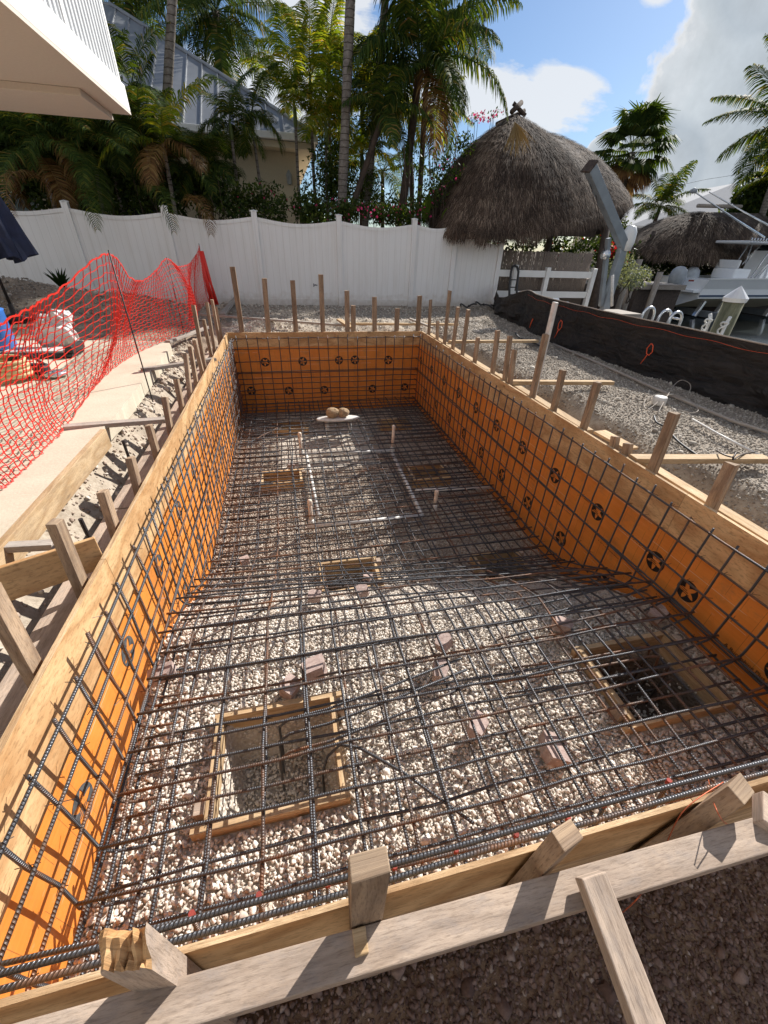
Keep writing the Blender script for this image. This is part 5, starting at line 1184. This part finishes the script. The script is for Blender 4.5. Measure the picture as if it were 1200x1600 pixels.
shrub('dark wall of undergrowth behind the fence at the far left', 'undergrowth', [E3(20, 270, 12.8, 1.3, .5, 1.0), E3(90, 275, 12.9, 1.2, .5, 1.0), E3(160, 285, 12.9, 1.1, .5, .9), E3(225, 290, 12.8, 1.0, .5, .75), E3(290, 300, 12.7, .9, .5, .55), E3(340, 305, 12.7, .8, .5, .5)], 15000, .14, 406, flat=.3)
shrub('tall dark broadleaf mass behind the far left thicket', 'tree', [E3(0, 190, 15.6, 1.8, .5, 1.6), E3(70, 220, 15.6, 1.8, .5, 1.4), E3(150, 245, 15.5, 1.5, .5, 1.1), E3(205, 262, 15.4, .9, .4, .8)], 9000, .22, 407, name='broadleaf_tree', flat=.35)
shrub('green undergrowth between the cream house and the centre trunks', 'undergrowth', [E3(512, 282, 14.5, .75, .5, .85), E3(550, 300, 15, 1.0, .5, .75), E3(525, 225, 17.5, 1.0, .6, 1.6), E3(600, 318, 15.5, .9, .5, .4)], 9500, .13, 408, flat=.3)
# banana leaf by the hut
t = thing('banana_plant', 'banana plant with one upright yellow green leaf against the hut', 'plant', (at(668, 345, 12.0).x, 12.0, -.15))
for k, (px, py, px2, py2, w_) in enumerate(((662, 345, 672, 300, .12), (640, 345, 628, 318, .09), (690, 345, 705, 322, .08))):
    a, b = at(px, py, 12.0), at(px2, py2, 12.0); s = (b-a).cross(V((0, 1, 0))).normalized(); mb = MB(); n = 10
    for i in range(n):
        f0, f1 = i/n, (i+1)/n; w0, w1 = w_*math.sin(math.pi*(.06+.92*f0)), w_*math.sin(math.pi*min(1, .06+.92*f1))
        p0, p1 = a.lerp(b, f0), a.lerp(b, f1)
        mb.face([p0-s*w0+V((0, .04, 0)), p0, p1, p1-s*w1+V((0, .04, 0))]); mb.face([p0, p0+s*w0+V((0, .04, 0)), p1+s*w1+V((0, .04, 0)), p1])
    mb.tube([V((a.x, 12.0, -.2)), a, b], .012, 5); o = mb.build('leaf', M['palmlit'], t)
# ================================================================== THATCHED HUTS
def thatch(name, label, outline, ridge, nstraw, slen, swid, seed, posts, conv=.18, fringe=.3):
    """outline: eave points in order (closed); ridge: ridge points; lofted convex roof covered in straw"""
    rs = np.random.default_rng(seed); n = len(outline); O = [V(p) for p in outline]; Rg = [V(p) for p in ridge]
    cen = sum(O, V((0, 0, 0)))/n
    t = thing(name, label, 'thatched hut', (cen.x, cen.y, -.15))
    NA, NB = 96, 14; surf = np.zeros((NA, NB+1, 3))
    for i in range(NA):
        u = i/NA*n; a = int(u); f = u-a; f = f*f*(3-2*f)*.4+f*.6
        P = [O[(a+k) % n] for k in (-1, 0, 1, 2)]
        e = .5*((2*P[1])+(P[2]-P[0])*f+(2*P[0]-5*P[1]+4*P[2]-P[3])*f*f+(3*P[1]-P[0]-3*P[2]+P[3])*f**3)
        ab = Rg[1]-Rg[0]; k = max(0, min(1, (e-Rg[0]).dot(ab)/max(ab.dot(ab), 1e-6))); r = Rg[0]+ab*k
        for j in range(NB+1):
            g = j/NB; p = e.lerp(r, g); bul = conv*math.sin(math.pi*g)*(e-r).length
            out = V((e.x-r.x, e.y-r.y, 0)).normalized(); p += out*bul*.5+V((0, 0, bul*.8))
            surf[i, j] = p
    mb = MB()
    vv = surf.reshape(-1, 3).copy(); q = []
    for i in range(NA):
        for j in range(NB): a = i*(NB+1)+j; b = ((i+1) % NA)*(NB+1)+j; q.append((a, b, b+1, a+1))
    inn = vv.copy(); inn[:, 2] -= .16; q += [tuple(x+len(vv) for x in f[::-1]) for f in q]
    q += [(((i+1) % NA)*(NB+1), i*(NB+1), i*(NB+1)+len(vv), ((i+1) % NA)*(NB+1)+len(vv)) for i in range(NA)]
    body = npmesh('thatch_body', np.concatenate([vv, inn]), np.array(q), M['thatchbase'], None, t)
    # straw
    def S(u, g):
        u = np.mod(u, 1)*NA; i = u.astype(int); f = (u-i)[:, None]; g = np.clip(g, 0, 1)*NB; j = np.minimum(g.astype(int), NB-1); h = (g-j)[:, None]
        a = surf[i % NA, j]*(1-f)+surf[(i+1) % NA, j]*f; b = surf[i % NA, j+1]*(1-f)+surf[(i+1) % NA, j+1]*f; return a*(1-h)+b*h
    u = rs.random(nstraw); g = 1-np.sqrt(rs.random(nstraw)); NC = 13; g = np.clip((np.floor(g*NC)+rs.random(nstraw)**2*.8)/NC+.012*fbm(u*40, u*7+3, 3, seed), 0, 1); nfr = int(nstraw*fringe); g[:nfr] = rs.random(nfr)*.05
    p0 = S(u, g+.0); p1 = S(u+rs.normal(size=nstraw)*.004, g-.05); dn = p1-p0; bad = np.linalg.norm(dn, axis=1) < 1e-4
    eave = S(u, np.full(nstraw, .06))-S(u, np.zeros(nstraw)); dn[bad] = -eave[bad]; dn[:nfr] = -eave[:nfr]
    dn /= np.linalg.norm(dn, axis=1, keepdims=True); dn[:nfr, 2] -= .55
    al = S(u+.004, g)-S(u-.004, g); al /= np.linalg.norm(al, axis=1, keepdims=True)+1e-9; nr = np.cross(al, dn); nr *= np.sign(nr[:, 2:3]+1e-9); nr /= np.linalg.norm(nr, axis=1, keepdims=True)+1e-9
    l = slen*(.5+.9*rs.random((nstraw, 1)))*(1+.45*fbm(u*34, g*9, 3, seed+5))[:, None]; d = dn+al*rs.normal(size=(nstraw, 1))*.2+nr*(.05+.14*rs.random((nstraw, 1))); b0 = p0+nr*.012; w_ = al*swid*(.5+rs.random((nstraw, 1)))
    tip = b0+d*l; mid = b0+d*l*.5+nr*.01
    v = np.stack([b0-w_, b0+w_, mid+w_*.8, mid-w_*.8, tip+w_*.2, tip-w_*.2], 1).reshape(-1, 3); k = (np.arange(nstraw)*6)[:, None]
    q = np.concatenate([k+np.array([[0, 1, 2, 3]]), k+np.array([[3, 2, 4, 5]])]); rr_ = np.clip(rs.normal(.5, .3, nstraw)+.5*fbm(u*26, g*8, 4, seed+2), 0, 1)
    npmesh('straw', v, q, M['thatch'], np.repeat(rr_, 6), t)['kind'] = 'stuff'
    for p in posts: MB().tube([(p[0], p[1], -.6), (p[2], p[3], p[4])], .11, 10).build('post', M['darkwood'], t, smooth=True)
    return t
def O2(px, py, Y): p = PY(px, py, Y); return (p.x, p.y, p.z)
ol = [O2(664, 328, 14.2), O2(680, 344, 12.4), O2(708, 357, 11.5), O2(750, 362, 11.2), O2(800, 361, 11.3), O2(852, 354, 11.5), O2(905, 344, 11.9), O2(950, 330, 12.5), O2(986, 312, 13.6)]
bk = [(12.2, 16.5, 2.0), (9.5, 18., 1.9), (6.2, 17.4, 1.9)]
ap = O2(808, 178, 13.4)
hut = thatch('thatched_hut', 'large thatched hut with a tall brown palm leaf roof behind the fence', ol+bk, [ap, (ap[0]+.5, ap[1]+1.0, ap[2]-.02)], 60000, .19, .006, 7, [(O2(932, 470, 12.2)[0], 12.2, O2(938, 372, 12.2)[0]+.25, 12.4, 1.9), (5.6, 13.0, 5.5, 13.2, 2.2), (9.8, 16, 9.7, 15.8, 2.4), (6.8, 16.5, 6.8, 16.3, 2.4)], conv=.10)
MB().tube([(ap[0]-.22, ap[1]-.12, ap[2]+.0), (ap[0]+.12, ap[1]+.1, ap[2]+.24)], .06, 8).tube([(ap[0]+.25, ap[1], ap[2]-.02), (ap[0]-.1, ap[1]+.12, ap[2]+.22)], .05, 8).tube([(ap[0]-.5, ap[1]+.1, ap[2]-.22), (ap[0]+.3, ap[1]+.2, ap[2]+.12)], .05, 8).build('ridge_pole', M['trunkdark'], hut, smooth=True)
fm = FM(); rs = np.random.default_rng(5); f0 = PY(800, 192, 12.1)
for k in range(46):
    a = (-.55+1.5*rs.random())*1.0; l = .5+.35*rs.random(); d = np.array([math.sin(a)*.75, -.35-.15*rs.random(), -.72*math.cos(a)-.1]); w_ = np.array([math.cos(a), 0, math.sin(a)*.4])*.013
    p = np.array(f0)+np.array([0, -.12, 0]); m1 = p+d*l*.5+np.array([0, -.05, 0]); m2 = p+d*l
    fm.add(np.stack([p-w_*.4, p+w_*.4, m1+w_, m1-w_, m2+w_*.3, m2-w_*.3]), np.array([[0, 1, 2, 3], [3, 2, 4, 5]]), np.full(6, .9+.1*rs.random()))
fm.build('dry_fan_leaf', M['palmdead'], hut)
MB().bx(5.2, 9.2, 12.6, 12.72, 1.62, 1.78).build('eave_beam', M['darkwood'], hut)
ol2 = [O2(1000, 378, 20.5), O2(1030, 392, 19), O2(1075, 394, 18.6), O2(1120, 398, 18.6), O2(1165, 402, 18.8), O2(1215, 404, 19.2), (28.5, 22, 1.6), (27, 25, 1.7), (19.5, 24, 1.8)]
a2 = O2(1102, 331, 21.); b2 = O2(1150, 331, 21.)
hut2 = thatch('thatched_hut', 'lower grey thatched hut across the canal behind the boat', ol2, [a2, (b2[0]+1.5, 21, b2[2])], 20000, .36, .012, 8, [(O2(1010, 400, 20)[0], 20, O2(1010, 400, 20)[0], 20, 2.2), (24.5, 19.4, 24.5, 19.4, 2.2), (20.5, 23, 20.5, 23, 2.2)], conv=.10)
MB().tube([V(a2)+V((-.6, 0, .22)), V(b2)+V((.2, 0, .22))], .08, 8).build('ridge_pole', M['greywood'], hut2, smooth=True)
# ================================================================== DAVIT
DY = 10.6
t = thing('boat_davit', 'grey steel boat davit leaning up before the thatched hut', 'davit', (PY(940, 470, DY).x, DY, -.15))
a, b, c = PY(922, 262, DY-.5), PY(974, 384, DY), PY(946, 478, DY+.1)
MB().board(a, b+(b-a).normalized()*.1, .20, .20, (0, 1, 0)).build('arm', M['grey'], t, bevel=.012)
MB().board(a-(b-a).normalized()*.06, a-(b-a).normalized()*.01, .25, .25, (0, 1, 0)).build('end_cap', M['darkwood'], t, bevel=.006)
MB().board(b, c-V((0, 0, .6)), .20, .17, (0, 1, 0)).build('mast', M['grey'], t, bevel=.01)
MB().board(PY(951, 372, DY), c+V((-.15, 0, 0)), .10, .10, (0, 1, 0)).build('strut', M['grey'], t, bevel=.006)
p = PY(982, 372, DY); MB().lathe(p, [(.0005, -.28), (.15, -.27), (.19, -.1), (.18, .12), (.12, .24), (.0005, .27)], 14, sx=.95, sy=.8).build('motor_cover', M['white'], t, smooth=True)
p = PY(948, 398, DY-.15); MB().tube([p+V((.0, -.02, 0)), p+V((0, .12, 0))], .10, 14).build('winch_drum', M['alu'], t, smooth=True)
for x in (928, 922): MB().tube([PY(x, 285, DY-.4), PY(946, 398, DY-.1)], .006, 4).build('cable', M['wire'], t)
# weathered low dock at the foot of the davit
t = thing('dock_corner', 'small pale dock corner with a pole at the foot of the davit', 'dock', (PY(950, 485, 9.9).x, 9.9, -1))
p = PY(948, 487, 9.9); MB().bx(p.x-.7, p.x+.75, 9.5, 10.4, p.z-.12, p.z).build('deck', M['greywood'], t, bevel=.01)
q = PY(956, 478, 9.9); MB().tube([q, PY(957, 430, 9.9)], .035, 8).build('pole', M['pvc'], t, smooth=True); MB().bx(p.x-.5, p.x-.3, 9.6, 10.2, -1.8, p.z-.121).bx(p.x+.4, p.x+.6, 9.6, 10.2, -1.8, p.z-.121).build('piling', M['darkwood'], t)
# upturned boat cover behind silt fence
mb = MB(); p0, p1 = PY(858, 466, 9.4), PY(925, 489, 9.0); n = 12
for i in range(n):
    f0, f1 = i/n, (i+1)/n
    def rr_(f): a = p0.lerp(p1, f); return [a+V((0, -.35, -.22)), a+V((.05*math.sin(f*19), -.15, .02+.03*math.sin(f*23))), a+V((0, .15, .03*math.sin(f*17+1))), a+V((0, .4, -.2))]
    A_, B_ = rr_(f0), rr_(f1)
    for k in range(3): mb.face([A_[k], B_[k], B_[k+1], A_[k+1]])
tag(mb.build('plastic_sheet', M['gel'], None, smooth=True), 'shiny plastic sheet heaped behind the silt fence by the davit', 'sheet')
# ================================================================== CANAL EDGE
t = thing('dock_ladder', 'white rail ladder standing at the canal edge behind the silt fence', 'ladder', (5.62, 5.6, -.2))
for y in (5.95, 5.62, 5.42): 
    MB().tube([(5.58, y, -.3), (5.58, y, .38)]+[(5.69-.11*math.cos(k*math.pi/8), y, .42+.12*math.sin(k*math.pi/8)) for k in range(9)]+[(5.80, y, .38), (5.80, y, -1.4)], .020, 8).build('rail', M['alu'], t, smooth=True)
for k in range(5): MB().tube([(5.79, 5.42, .44-.22*k), (5.79, 5.62, .44-.22*k)], .016, 6).build('rung', M['alu'], t, smooth=True)
p = PX(1118, 530, 6.2); b = V((6.2, p.y-.02, 0)); tp = PX(1138, 464, 6.2)
t = thing('dock_piling', 'timber dock piling with a white pointed cap and rope cleats', 'piling', (6.2, b.y, -1.2))
MB().tube([(6.2, b.y, -1.8), (6.2, b.y, tp.z)], .125, 16).build('pile', M['piling'], t, smooth=True)
MB().lathe((6.2, b.y, tp.z-.05), [(.14, 0), (.15, .05), (.0005, .20)], 16).build('cap', M['white'], t)
for dy in (-1, 1):
    c = V((6.08, b.y-dy*.13, tp.z-.38)); mb = MB()
    mb.tube([c+V((-.02, -.03*dy, .16)), c+V((0, 0, .08)), c+V((0, .0, -.08)), c+V((-.02, -.03*dy, -.16))], .022, 8)
    mb.build('cleat', M['white'], t, smooth=True); MB().tube([c+V((.03*math.cos(k*.9)-.03, .05*math.sin(k*.9), .09*math.sin(k*.37))) for k in range(24)], .012, 5).build('rope', M['rope'], t, smooth=True)
struct(MB().bx(5.5, 5.66, -60, 10.1, -2.5, -.10, ax=1).build('seawall', M['patio']))
struct(MB().bx(9.42, 60, 19.05, 19.25, -2.5, .02).build('added_dark_bank', M['darkwood']))  # bank added to darken the canal reflection, its shade put into the colour
# ================================================================== BOAT ON ITS LIFT
BY = 18.0
def BP(px, py, Y=BY): return PY(px, py, Y)
t = thing('fishing_boat', 'white centre console fishing boat raised on a lift across the canal', 'boat', (BP(1130, 450).x, BY, -.5))
x0 = BP(1064, 440).x; Lb = 9.5; half = 1.45; mb = MB(); NS = 24; sec = []
zg = .42; zc = -.34; zk = -.80
for i in range(NS+1):
    f = i/NS; x = x0+Lb*f; taper = 1 if f < .55 else max(.02, 1-((f-.55)/.45)**2.1); shz = .18*f+.5*max(0, f-.5)**1.6
    hb = half*taper; hc = half*.86*taper; zz = zg+shz; kk = zk+(.55*max(0, f-.55)/.45 if f > .55 else 0)
    ring = [(x, BY-hb, zz), (x, BY-hb*.985, zz-.06), (x, BY-hc*1.02, (zz+zc)/2), (x, BY-hc, zc+shz*.6), (x, BY, kk), (x, BY+hc, zc+shz*.6), (x, BY+hc*1.02, (zz+zc)/2), (x, BY+hb, zz)]
    sec.append([V(p) for p in ring])
for i in range(NS):
    for k in range(7): mb.face([sec[i][k], sec[i][k+1], sec[i+1][k+1], sec[i+1][k]], m=1 if k in (3, 4) else 0)
mb.face(sec[0]); 
hull = mb.build('hull', [M['gel'], M['stucco']], t, smooth=False)
mb = MB()
for i in range(NS): mb.box((sec[i][3]+sec[i+1][3])/2+V((0, -.028, .11)), sec[i+1][3]-sec[i][3], (0, 0, .075), (0, .03, 0))
mb.build('boot_stripe', M['blue'], hull)
mb = MB()
for i in range(NS): mb.box((sec[i][0]+sec[i+1][0])/2+V((0, .03, .02)), sec[i+1][0]-sec[i][0], (0, .12, 0), (0, 0, .05))
mb.build('gunwale', M['white'], hull)
dk = MB().bx(x0+.4, x0+8., BY-1.1, BY+1.1, zg-.06, zg-.02).build('deck', M['gel'], t)
q = BP(1080, 438.5, BY-1.47); MB().bx(q.x-.12, q.x+.14, BY-1.475, BY-1.45, q.z-.03, q.z+.03).build('name_mark', M['rustend'], hull)
for dx_, px in ((0, 1059), (.0, 1079)):
    e = BP(px, 432, BY-.3 if px < 1070 else BY+.5); yy = e.y
    eg = MB().lathe((e.x, yy, e.z-.42), [(.0005, 0), (.26, .02), (.33, .2), (.36, .45), (.30, .68), (.16, .80), (.0005, .83)], 16, sx=1.1, sy=.85).build('outboard_motor', M['cover'], t, smooth=True)
    MB().board((e.x-.05, yy, e.z-.4), (e.x-.25, yy, e.z-1.25), .16, .22, (0, 1, 0)).build('leg', M['black'], eg, bevel=.03)
    MB().lathe((e.x-.25, yy, e.z-1.35), [(.0005, -.1), (.08, -.06), (.09, .1), (.03, .2)], 10).build('gearcase', M['black'], eg, smooth=True)
MB().bx(x0-.35, x0+.05, BY-1.2, BY+1.2, -.12, .0).build('swim_platform', M['gel'], t, bevel=.02)
cx = BP(1172, 425).x
MB().prism([(cx, BY-.55, zg-.02), (cx+1.6, BY-.55, zg-.02), (cx+1.5, BY-.55, zg+1.0), (cx+.35, BY-.55, zg+1.15)], (0, 1.1, 0)).build('console', M['gel'], t, bevel=.05)
MB().prism([(cx+.42, BY-.5, zg+1.16), (cx+1.45, BY-.5, zg+1.02), (cx+1.2, BY-.5, zg+1.65), (cx+.75, BY-.5, zg+1.72)], (0, 1.0, 0)).build('windshield', M['glass'], t)
tz = BP(1165, 380).z; mb = MB()
for dy in (-.6, .6):
    for a, b in ((cx-.55, cx-.1), (cx+.3, cx+.1), (cx+1.2, cx+1.0), (cx-.35, cx+.6)): mb.tube([(a, BY+dy, zg), (b, BY+dy, tz)], .032, 8)
mb.build('tower_frame', M['alu'], t, smooth=True)
tl = BP(1141, 384).x; MB().bx(tl, tl+3.2, BY-.85, BY+.85, tz-.02, tz+.08).build('hard_top', M['white'], t, bevel=.03)
mb = MB()
for k in range(9): mb.tube([(tl+.05+.16*k, BY-.86, tz+.02), (tl+.05+.16*k, BY-.86, tz+.18)], .03, 6)
mb.tube([(tl, BY-.88, tz+.02), (tl+2.4, BY-.88, tz+.02)], .03, 6); mb.build('rod_holder', M['alu'], t, smooth=True)
sx_ = BP(1140, 423).x; MB().bx(sx_-.35, sx_+.55, BY-.6, BY+.6, zg-.02, zg+.42).build('bench_seat', M['gel'], t, bevel=.06); MB().bx(sx_-.32, sx_-.2, BY-.58, BY+.58, zg+.421, zg+.75).build('backrest', M['white'], t, bevel=.04)
o = MB().tube([BP(1194, 371, BY-1), BP(1150, 343, BY-1.5), BP(1081, 297, BY-2.0)], [.045, .035, .02], 8).build('outrigger', M['alu'], t, smooth=True)
o = MB().tube([BP(1215, 360, BY+1), BP(1160, 330, BY+1.3), BP(1108, 300, BY+1.6)], [.045, .035, .02], 8).build('outrigger', M['alu'], t, smooth=True)
MB().lathe(BP(1084, 298, BY-2.), [(.0005, -.09), (.1, -.06), (.12, .03), (.0005, .1)], 10).build('light_ball', M['cover'], o, smooth=True)
t = thing('boat_lift', 'grey boat lift with cross beams and pilings under the fishing boat', 'boat lift', (22, BY, -1.2))
for px in (1075, 1182):
    p = BP(px, 480); MB().bx(p.x-.12, p.x+.12, BY-2.0, BY+2.0, -1.12, -.86, ax=1).build('cross_beam', M['grey'], t, bevel=.02)
    for dx_ in (-.55, .6): MB().board((p.x+dx_, BY-1.0, -1.1), (p.x+dx_+.25, BY-1.0, -.45), .12, .2, (0, 1, 0)).build('bunk', M['alu'], t, bevel=.02)
for px in (1062, 1250):
    for dy in (2.1,): p = BP(px, 470); MB().tube([(p.x, BY+dy, -2.6), (p.x, BY+dy, .3)], .14, 10).build('piling', M['darkwood'], t, smooth=True)
# neighbour dock and piles
t = thing('wooden_dock', 'dark timber dock on slanted posts below the far hut', 'dock', (15.5, 17.5, -1))
a, b = PY(985, 442, 16.5), PY(1052, 444, 16.5); MB().bx(a.x, b.x, 15.8, 17.6, a.z-.18, a.z).build('deck', M['greywood'], t)
for px, py, py2 in ((1000, 405, 470), (1032, 425, 472), (985, 420, 470)): p = PY(px, py, 15.7); MB().tube([(p.x, 15.7, -2), (p.x, 15.7, p.z)], .11, 8).build('post', M['greywood'], t, smooth=True)
MB().bx(a.x, b.x, 16, 17.5, -2.2, a.z-.181).build('crib', M['darkwood'], t)
shrub('dark hedge on the far canal bank beneath the low hut', 'hedge', [E3(1010, 410, 20.2, 1.4, .8, 1.1), E3(1050, 412, 20.4, 1.5, .8, 1.0), E3(1090, 415, 20.4, 1.5, .8, .9), E3(1135, 420, 20.6, 1.7, .8, .9), E3(1185, 420, 20.8, 1.8, .8, .8)], 9000, .17, 451)
shrub('grey green shrub at the water edge beside the davit', 'shrub', [E3(966, 425, 12.8, .55, .5, .5), E3(990, 432, 13.4, .6, .5, .4), E3(940, 440, 12.8, .4, .4, .3)], 2600, .09, 452, mat='leafgrey')
shrub('red flowering shrub behind the davit mast', 'shrub', [E3(965, 402, 13.6, .35, .3, .4), E3(948, 396, 13.8, .3, .3, .3)], 900, .11, 453, flowers='redflower', nf=160)
shrub('dark shrubs seen under the eave of the large hut', 'shrub', [E3(800, 395, 17.5, 1.3, .5, .7), E3(860, 390, 17.5, 1.4, .5, .8), E3(915, 390, 17.5, 1.2, .5, .9), E3(955, 380, 18.5, 1.0, .5, 1.1)], 6000, .14, 454, flowers='redflower', nf=60)
shrub('dense dark green tree mass at the right edge beyond the boat', 'tree', [E3(1180, 320, 24, 1.7, 1., 1.6), E3(1150, 350, 24, 1.6, 1., 1.2), E3(1205, 300, 24, 1.4, 1., 1.7)], 9000, .26, 455, name='broadleaf_tree')
# far houses, palms
t = thing('far_house', 'far house with a white metal roof across the canal', 'house', (30, 33, -.1))
a, b = PY(985, 352, 32), PY(1190, 352, 32); r0, r1 = PY(1055, 303, 36), PY(1180, 289, 36)
mb = MB(); mb.face([a, (b.x, 32, a.z), (b.x, 36, r1.z), (r0.x, 36, r0.z)]); mb.face([(b.x, 40, a.z), (a.x, 40, a.z), (r0.x, 36, r0.z), (b.x, 36, r1.z)]); mb.face([(a.x, 40, a.z), a, (r0.x, 36, r0.z)])
rf = mb.build('roof', M['roofwhite'], t); MB().bx(a.x+.5, b.x, 32.6, 39.5, -.2, a.z-.06).build('wall', M['stucco'], t)
MB().bx(a.x, b.x, 31.95, 32.1, a.z-.22, a.z-.01).build('gutter', M['white'], t)
p = PY(960, 400, 24); 
t = thing('grey_gazebo', 'small pale grey roofed porch between the big hut and the low hut', 'porch', (p.x+1, 25, -.1))
p0, p1 = PY(985, 380, 24), PY(1017, 384, 24); MB().prism([(p0.x, 24, p0.z-.1), (p1.x+.6, 24, p0.z-.1), (p1.x, 24, p0.z+.7), (p0.x, 24, p0.z+.75)], (0, 2.5, 0)).build('roof', M['roofwhite'], t); MB().bx(p0.x, p1.x+.6, 23.95, 24.1, p0.z-.28, p0.z-.101).build('gutter', M['white'], t)
for x in (p0.x+.15, p1.x+.3): MB().bx(x-.12, x+.12, 24.2, 24.4, -.2, p0.z-.101, ax=2).build('post', M['stucco'], t)
def fanpalm(label, base, crown, R_, nl, seed, tr=.16):
    rs = np.random.default_rng(seed); base = V(base); crown = V(crown); t = thing('palm_tree', label, 'palm tree', base)
    MB().tube([base-V((0, 0, .3)), base.lerp(crown, .5), crown], [tr*1.2, tr, tr*.95], 12).build('trunk', M['trunk'], t, smooth=True)
    fm = FM(); fd = FM()
    for i in range(nl):
        f = (i+.5)/nl; az = i*2.39996; e = 1.4-2.5*f+rs.normal()*.1; pl = R_*(.5+.15*rs.random()); ca, sa = math.cos(az), math.sin(az)
        d = np.array([math.cos(e)*ca, math.cos(e)*sa, math.sin(e)]); hub = np.array(crown)+d*pl; side = np.array([-sa, ca, 0.]); upv = np.cross(side, d); upv = upv*(-1 if upv[2] < 0 else 1)
        Vs, Qs, Rs = [], [], []; k0 = 0; ns = 30; fr = R_*(.5+.12*rs.random()); dead = f > .82
        for s in range(ns):
            a = (s/(ns-1)-.5)*3.9; dd = d*math.cos(a)+side*math.sin(a)+upv*.12; dd /= np.linalg.norm(dd); l = fr*(.8+.25*math.cos(a*.7))*(.92+.16*rs.random()); ww = np.cross(dd, upv); ww /= np.linalg.norm(ww)+1e-6; ww = ww*.045*R_*.7
            m1 = hub+dd*l*.55; d2 = dd+np.array([0, 0, -.75-.4*rs.random()]); d2 /= np.linalg.norm(d2); m2 = m1+d2*l*.45
            Vs += [hub-ww*.15, hub+ww*.15, m1+ww, m1-ww, m2+ww*.15, m2-ww*.15]; Qs += [(k0, k0+1, k0+2, k0+3), (k0+3, k0+2, k0+4, k0+5)]; Rs += [rs.random()*.8+.1*(s % 2)]*6; k0 += 6
        pw = side*.018; Vs += [np.array(crown)-pw, np.array(crown)+pw, hub+pw, hub-pw]; Qs.append((k0, k0+1, k0+2, k0+3)); Rs += [.8]*4
        (fd if dead else fm).add(np.array(Vs), np.array(Qs), np.array(Rs))
    fm.build('crown', M['palm'], t)
    if fd.n: fd.build('dry_skirt', M['palmdead'], t)
c = PY(988, 238, 26); fanpalm('fan palm with round leaf blades rising right of the thatched hut', (c.x, 26, -.15), c, 2.15, 40, 71, .2)
c = PY(1032, 322, 25); palm('young coconut palm with arching fronds between the two thatched huts', 'palm tree', (c.x-.2, 25, -.15), c, 2.3, 16, 72, n=44, ll=.62, wid=.05, hang=.6, el=(1.35, -.25), droop=(.4, 1.3), tr=.12, trmat='trunkdark')
c = PY(1240, 195, 21); palm('coconut palm reaching in with dark fronds at the right edge', 'palm tree', (c.x+1, 21, -.15), c, 4.2, 20, 73, n=64, ll=.95, wid=.055, hang=.75, el=(1.2, -.5), droop=(.4, 1.0), tr=.17)
c = PY(1185, 285, 23); palm('yellow green palm low at the right edge behind the outriggers', 'palm tree', (c.x+1.2, 23, -.15), (c.x+1.2, 23, c.z+.3), 2.6, 12, 74, n=44, ll=.7, wid=.06, hang=.6, mat='palmlit', el=(1.2, -.4), droop=(.6, 1.4), tr=.12)
# far belt of trees so that no bare horizon shows
for k, (x, y, s, lab) in enumerate(((2.5, 34, 3.2, 'far dark tree seen low through the gap between the palms and the hut'), (15, 40, 3.0, 'far tree behind the large hut and the fan palm'), (48, 44, 4.2, 'far tree at the right beyond the white roofed house'), (-14, 30, 4.5, 'far tree hidden behind the left thicket and the roof'))):
    shrub(lab, 'tree', [((x-s*.8, y, s*.35), (s, s*.5, s*.55)), ((x+s*.7, y+1, s*.3), (s, s*.5, s*.5)), ((x, y+.5, s*.55), (s*.9, s*.5, s*.5))], 3500, .42, 500+k, name='broadleaf_tree')
# small agave on the mound and utility line
t = thing('agave_plant', 'spiky dark plant on the dirt mound before the white fence', 'plant', (-4.35, 10.5, G(-4.35, 10.5))); mb = MB()
for k in range(15):
    a = k*2.4; e = .5+.8*random.random(); l = .32+.2*random.random(); d = V((math.cos(a)*math.cos(e), math.sin(a)*math.cos(e)*.6, math.sin(e))); s = d.cross(V((0, 1, .3))).normalized()*.022; p = V(t.location)
    mb.face([p-s, p+s, p+d*l*.6+s*.8, p+d*l*.6-s*.8]); mb.face([p+d*l*.6-s*.8, p+d*l*.6+s*.8, p+d*l*1.0+V((0, 0, -.05))])
mb.build('leaves', M['leaf'], t)
o = MB().tube([PY(1040, 294, 42), PY(1105, 280, 44), PY(1300, 250, 48)], .018, 4).build('utility_line', M['wire'], None); tag(o, 'thin utility line crossing the grey cloud above the far roof', 'power line')
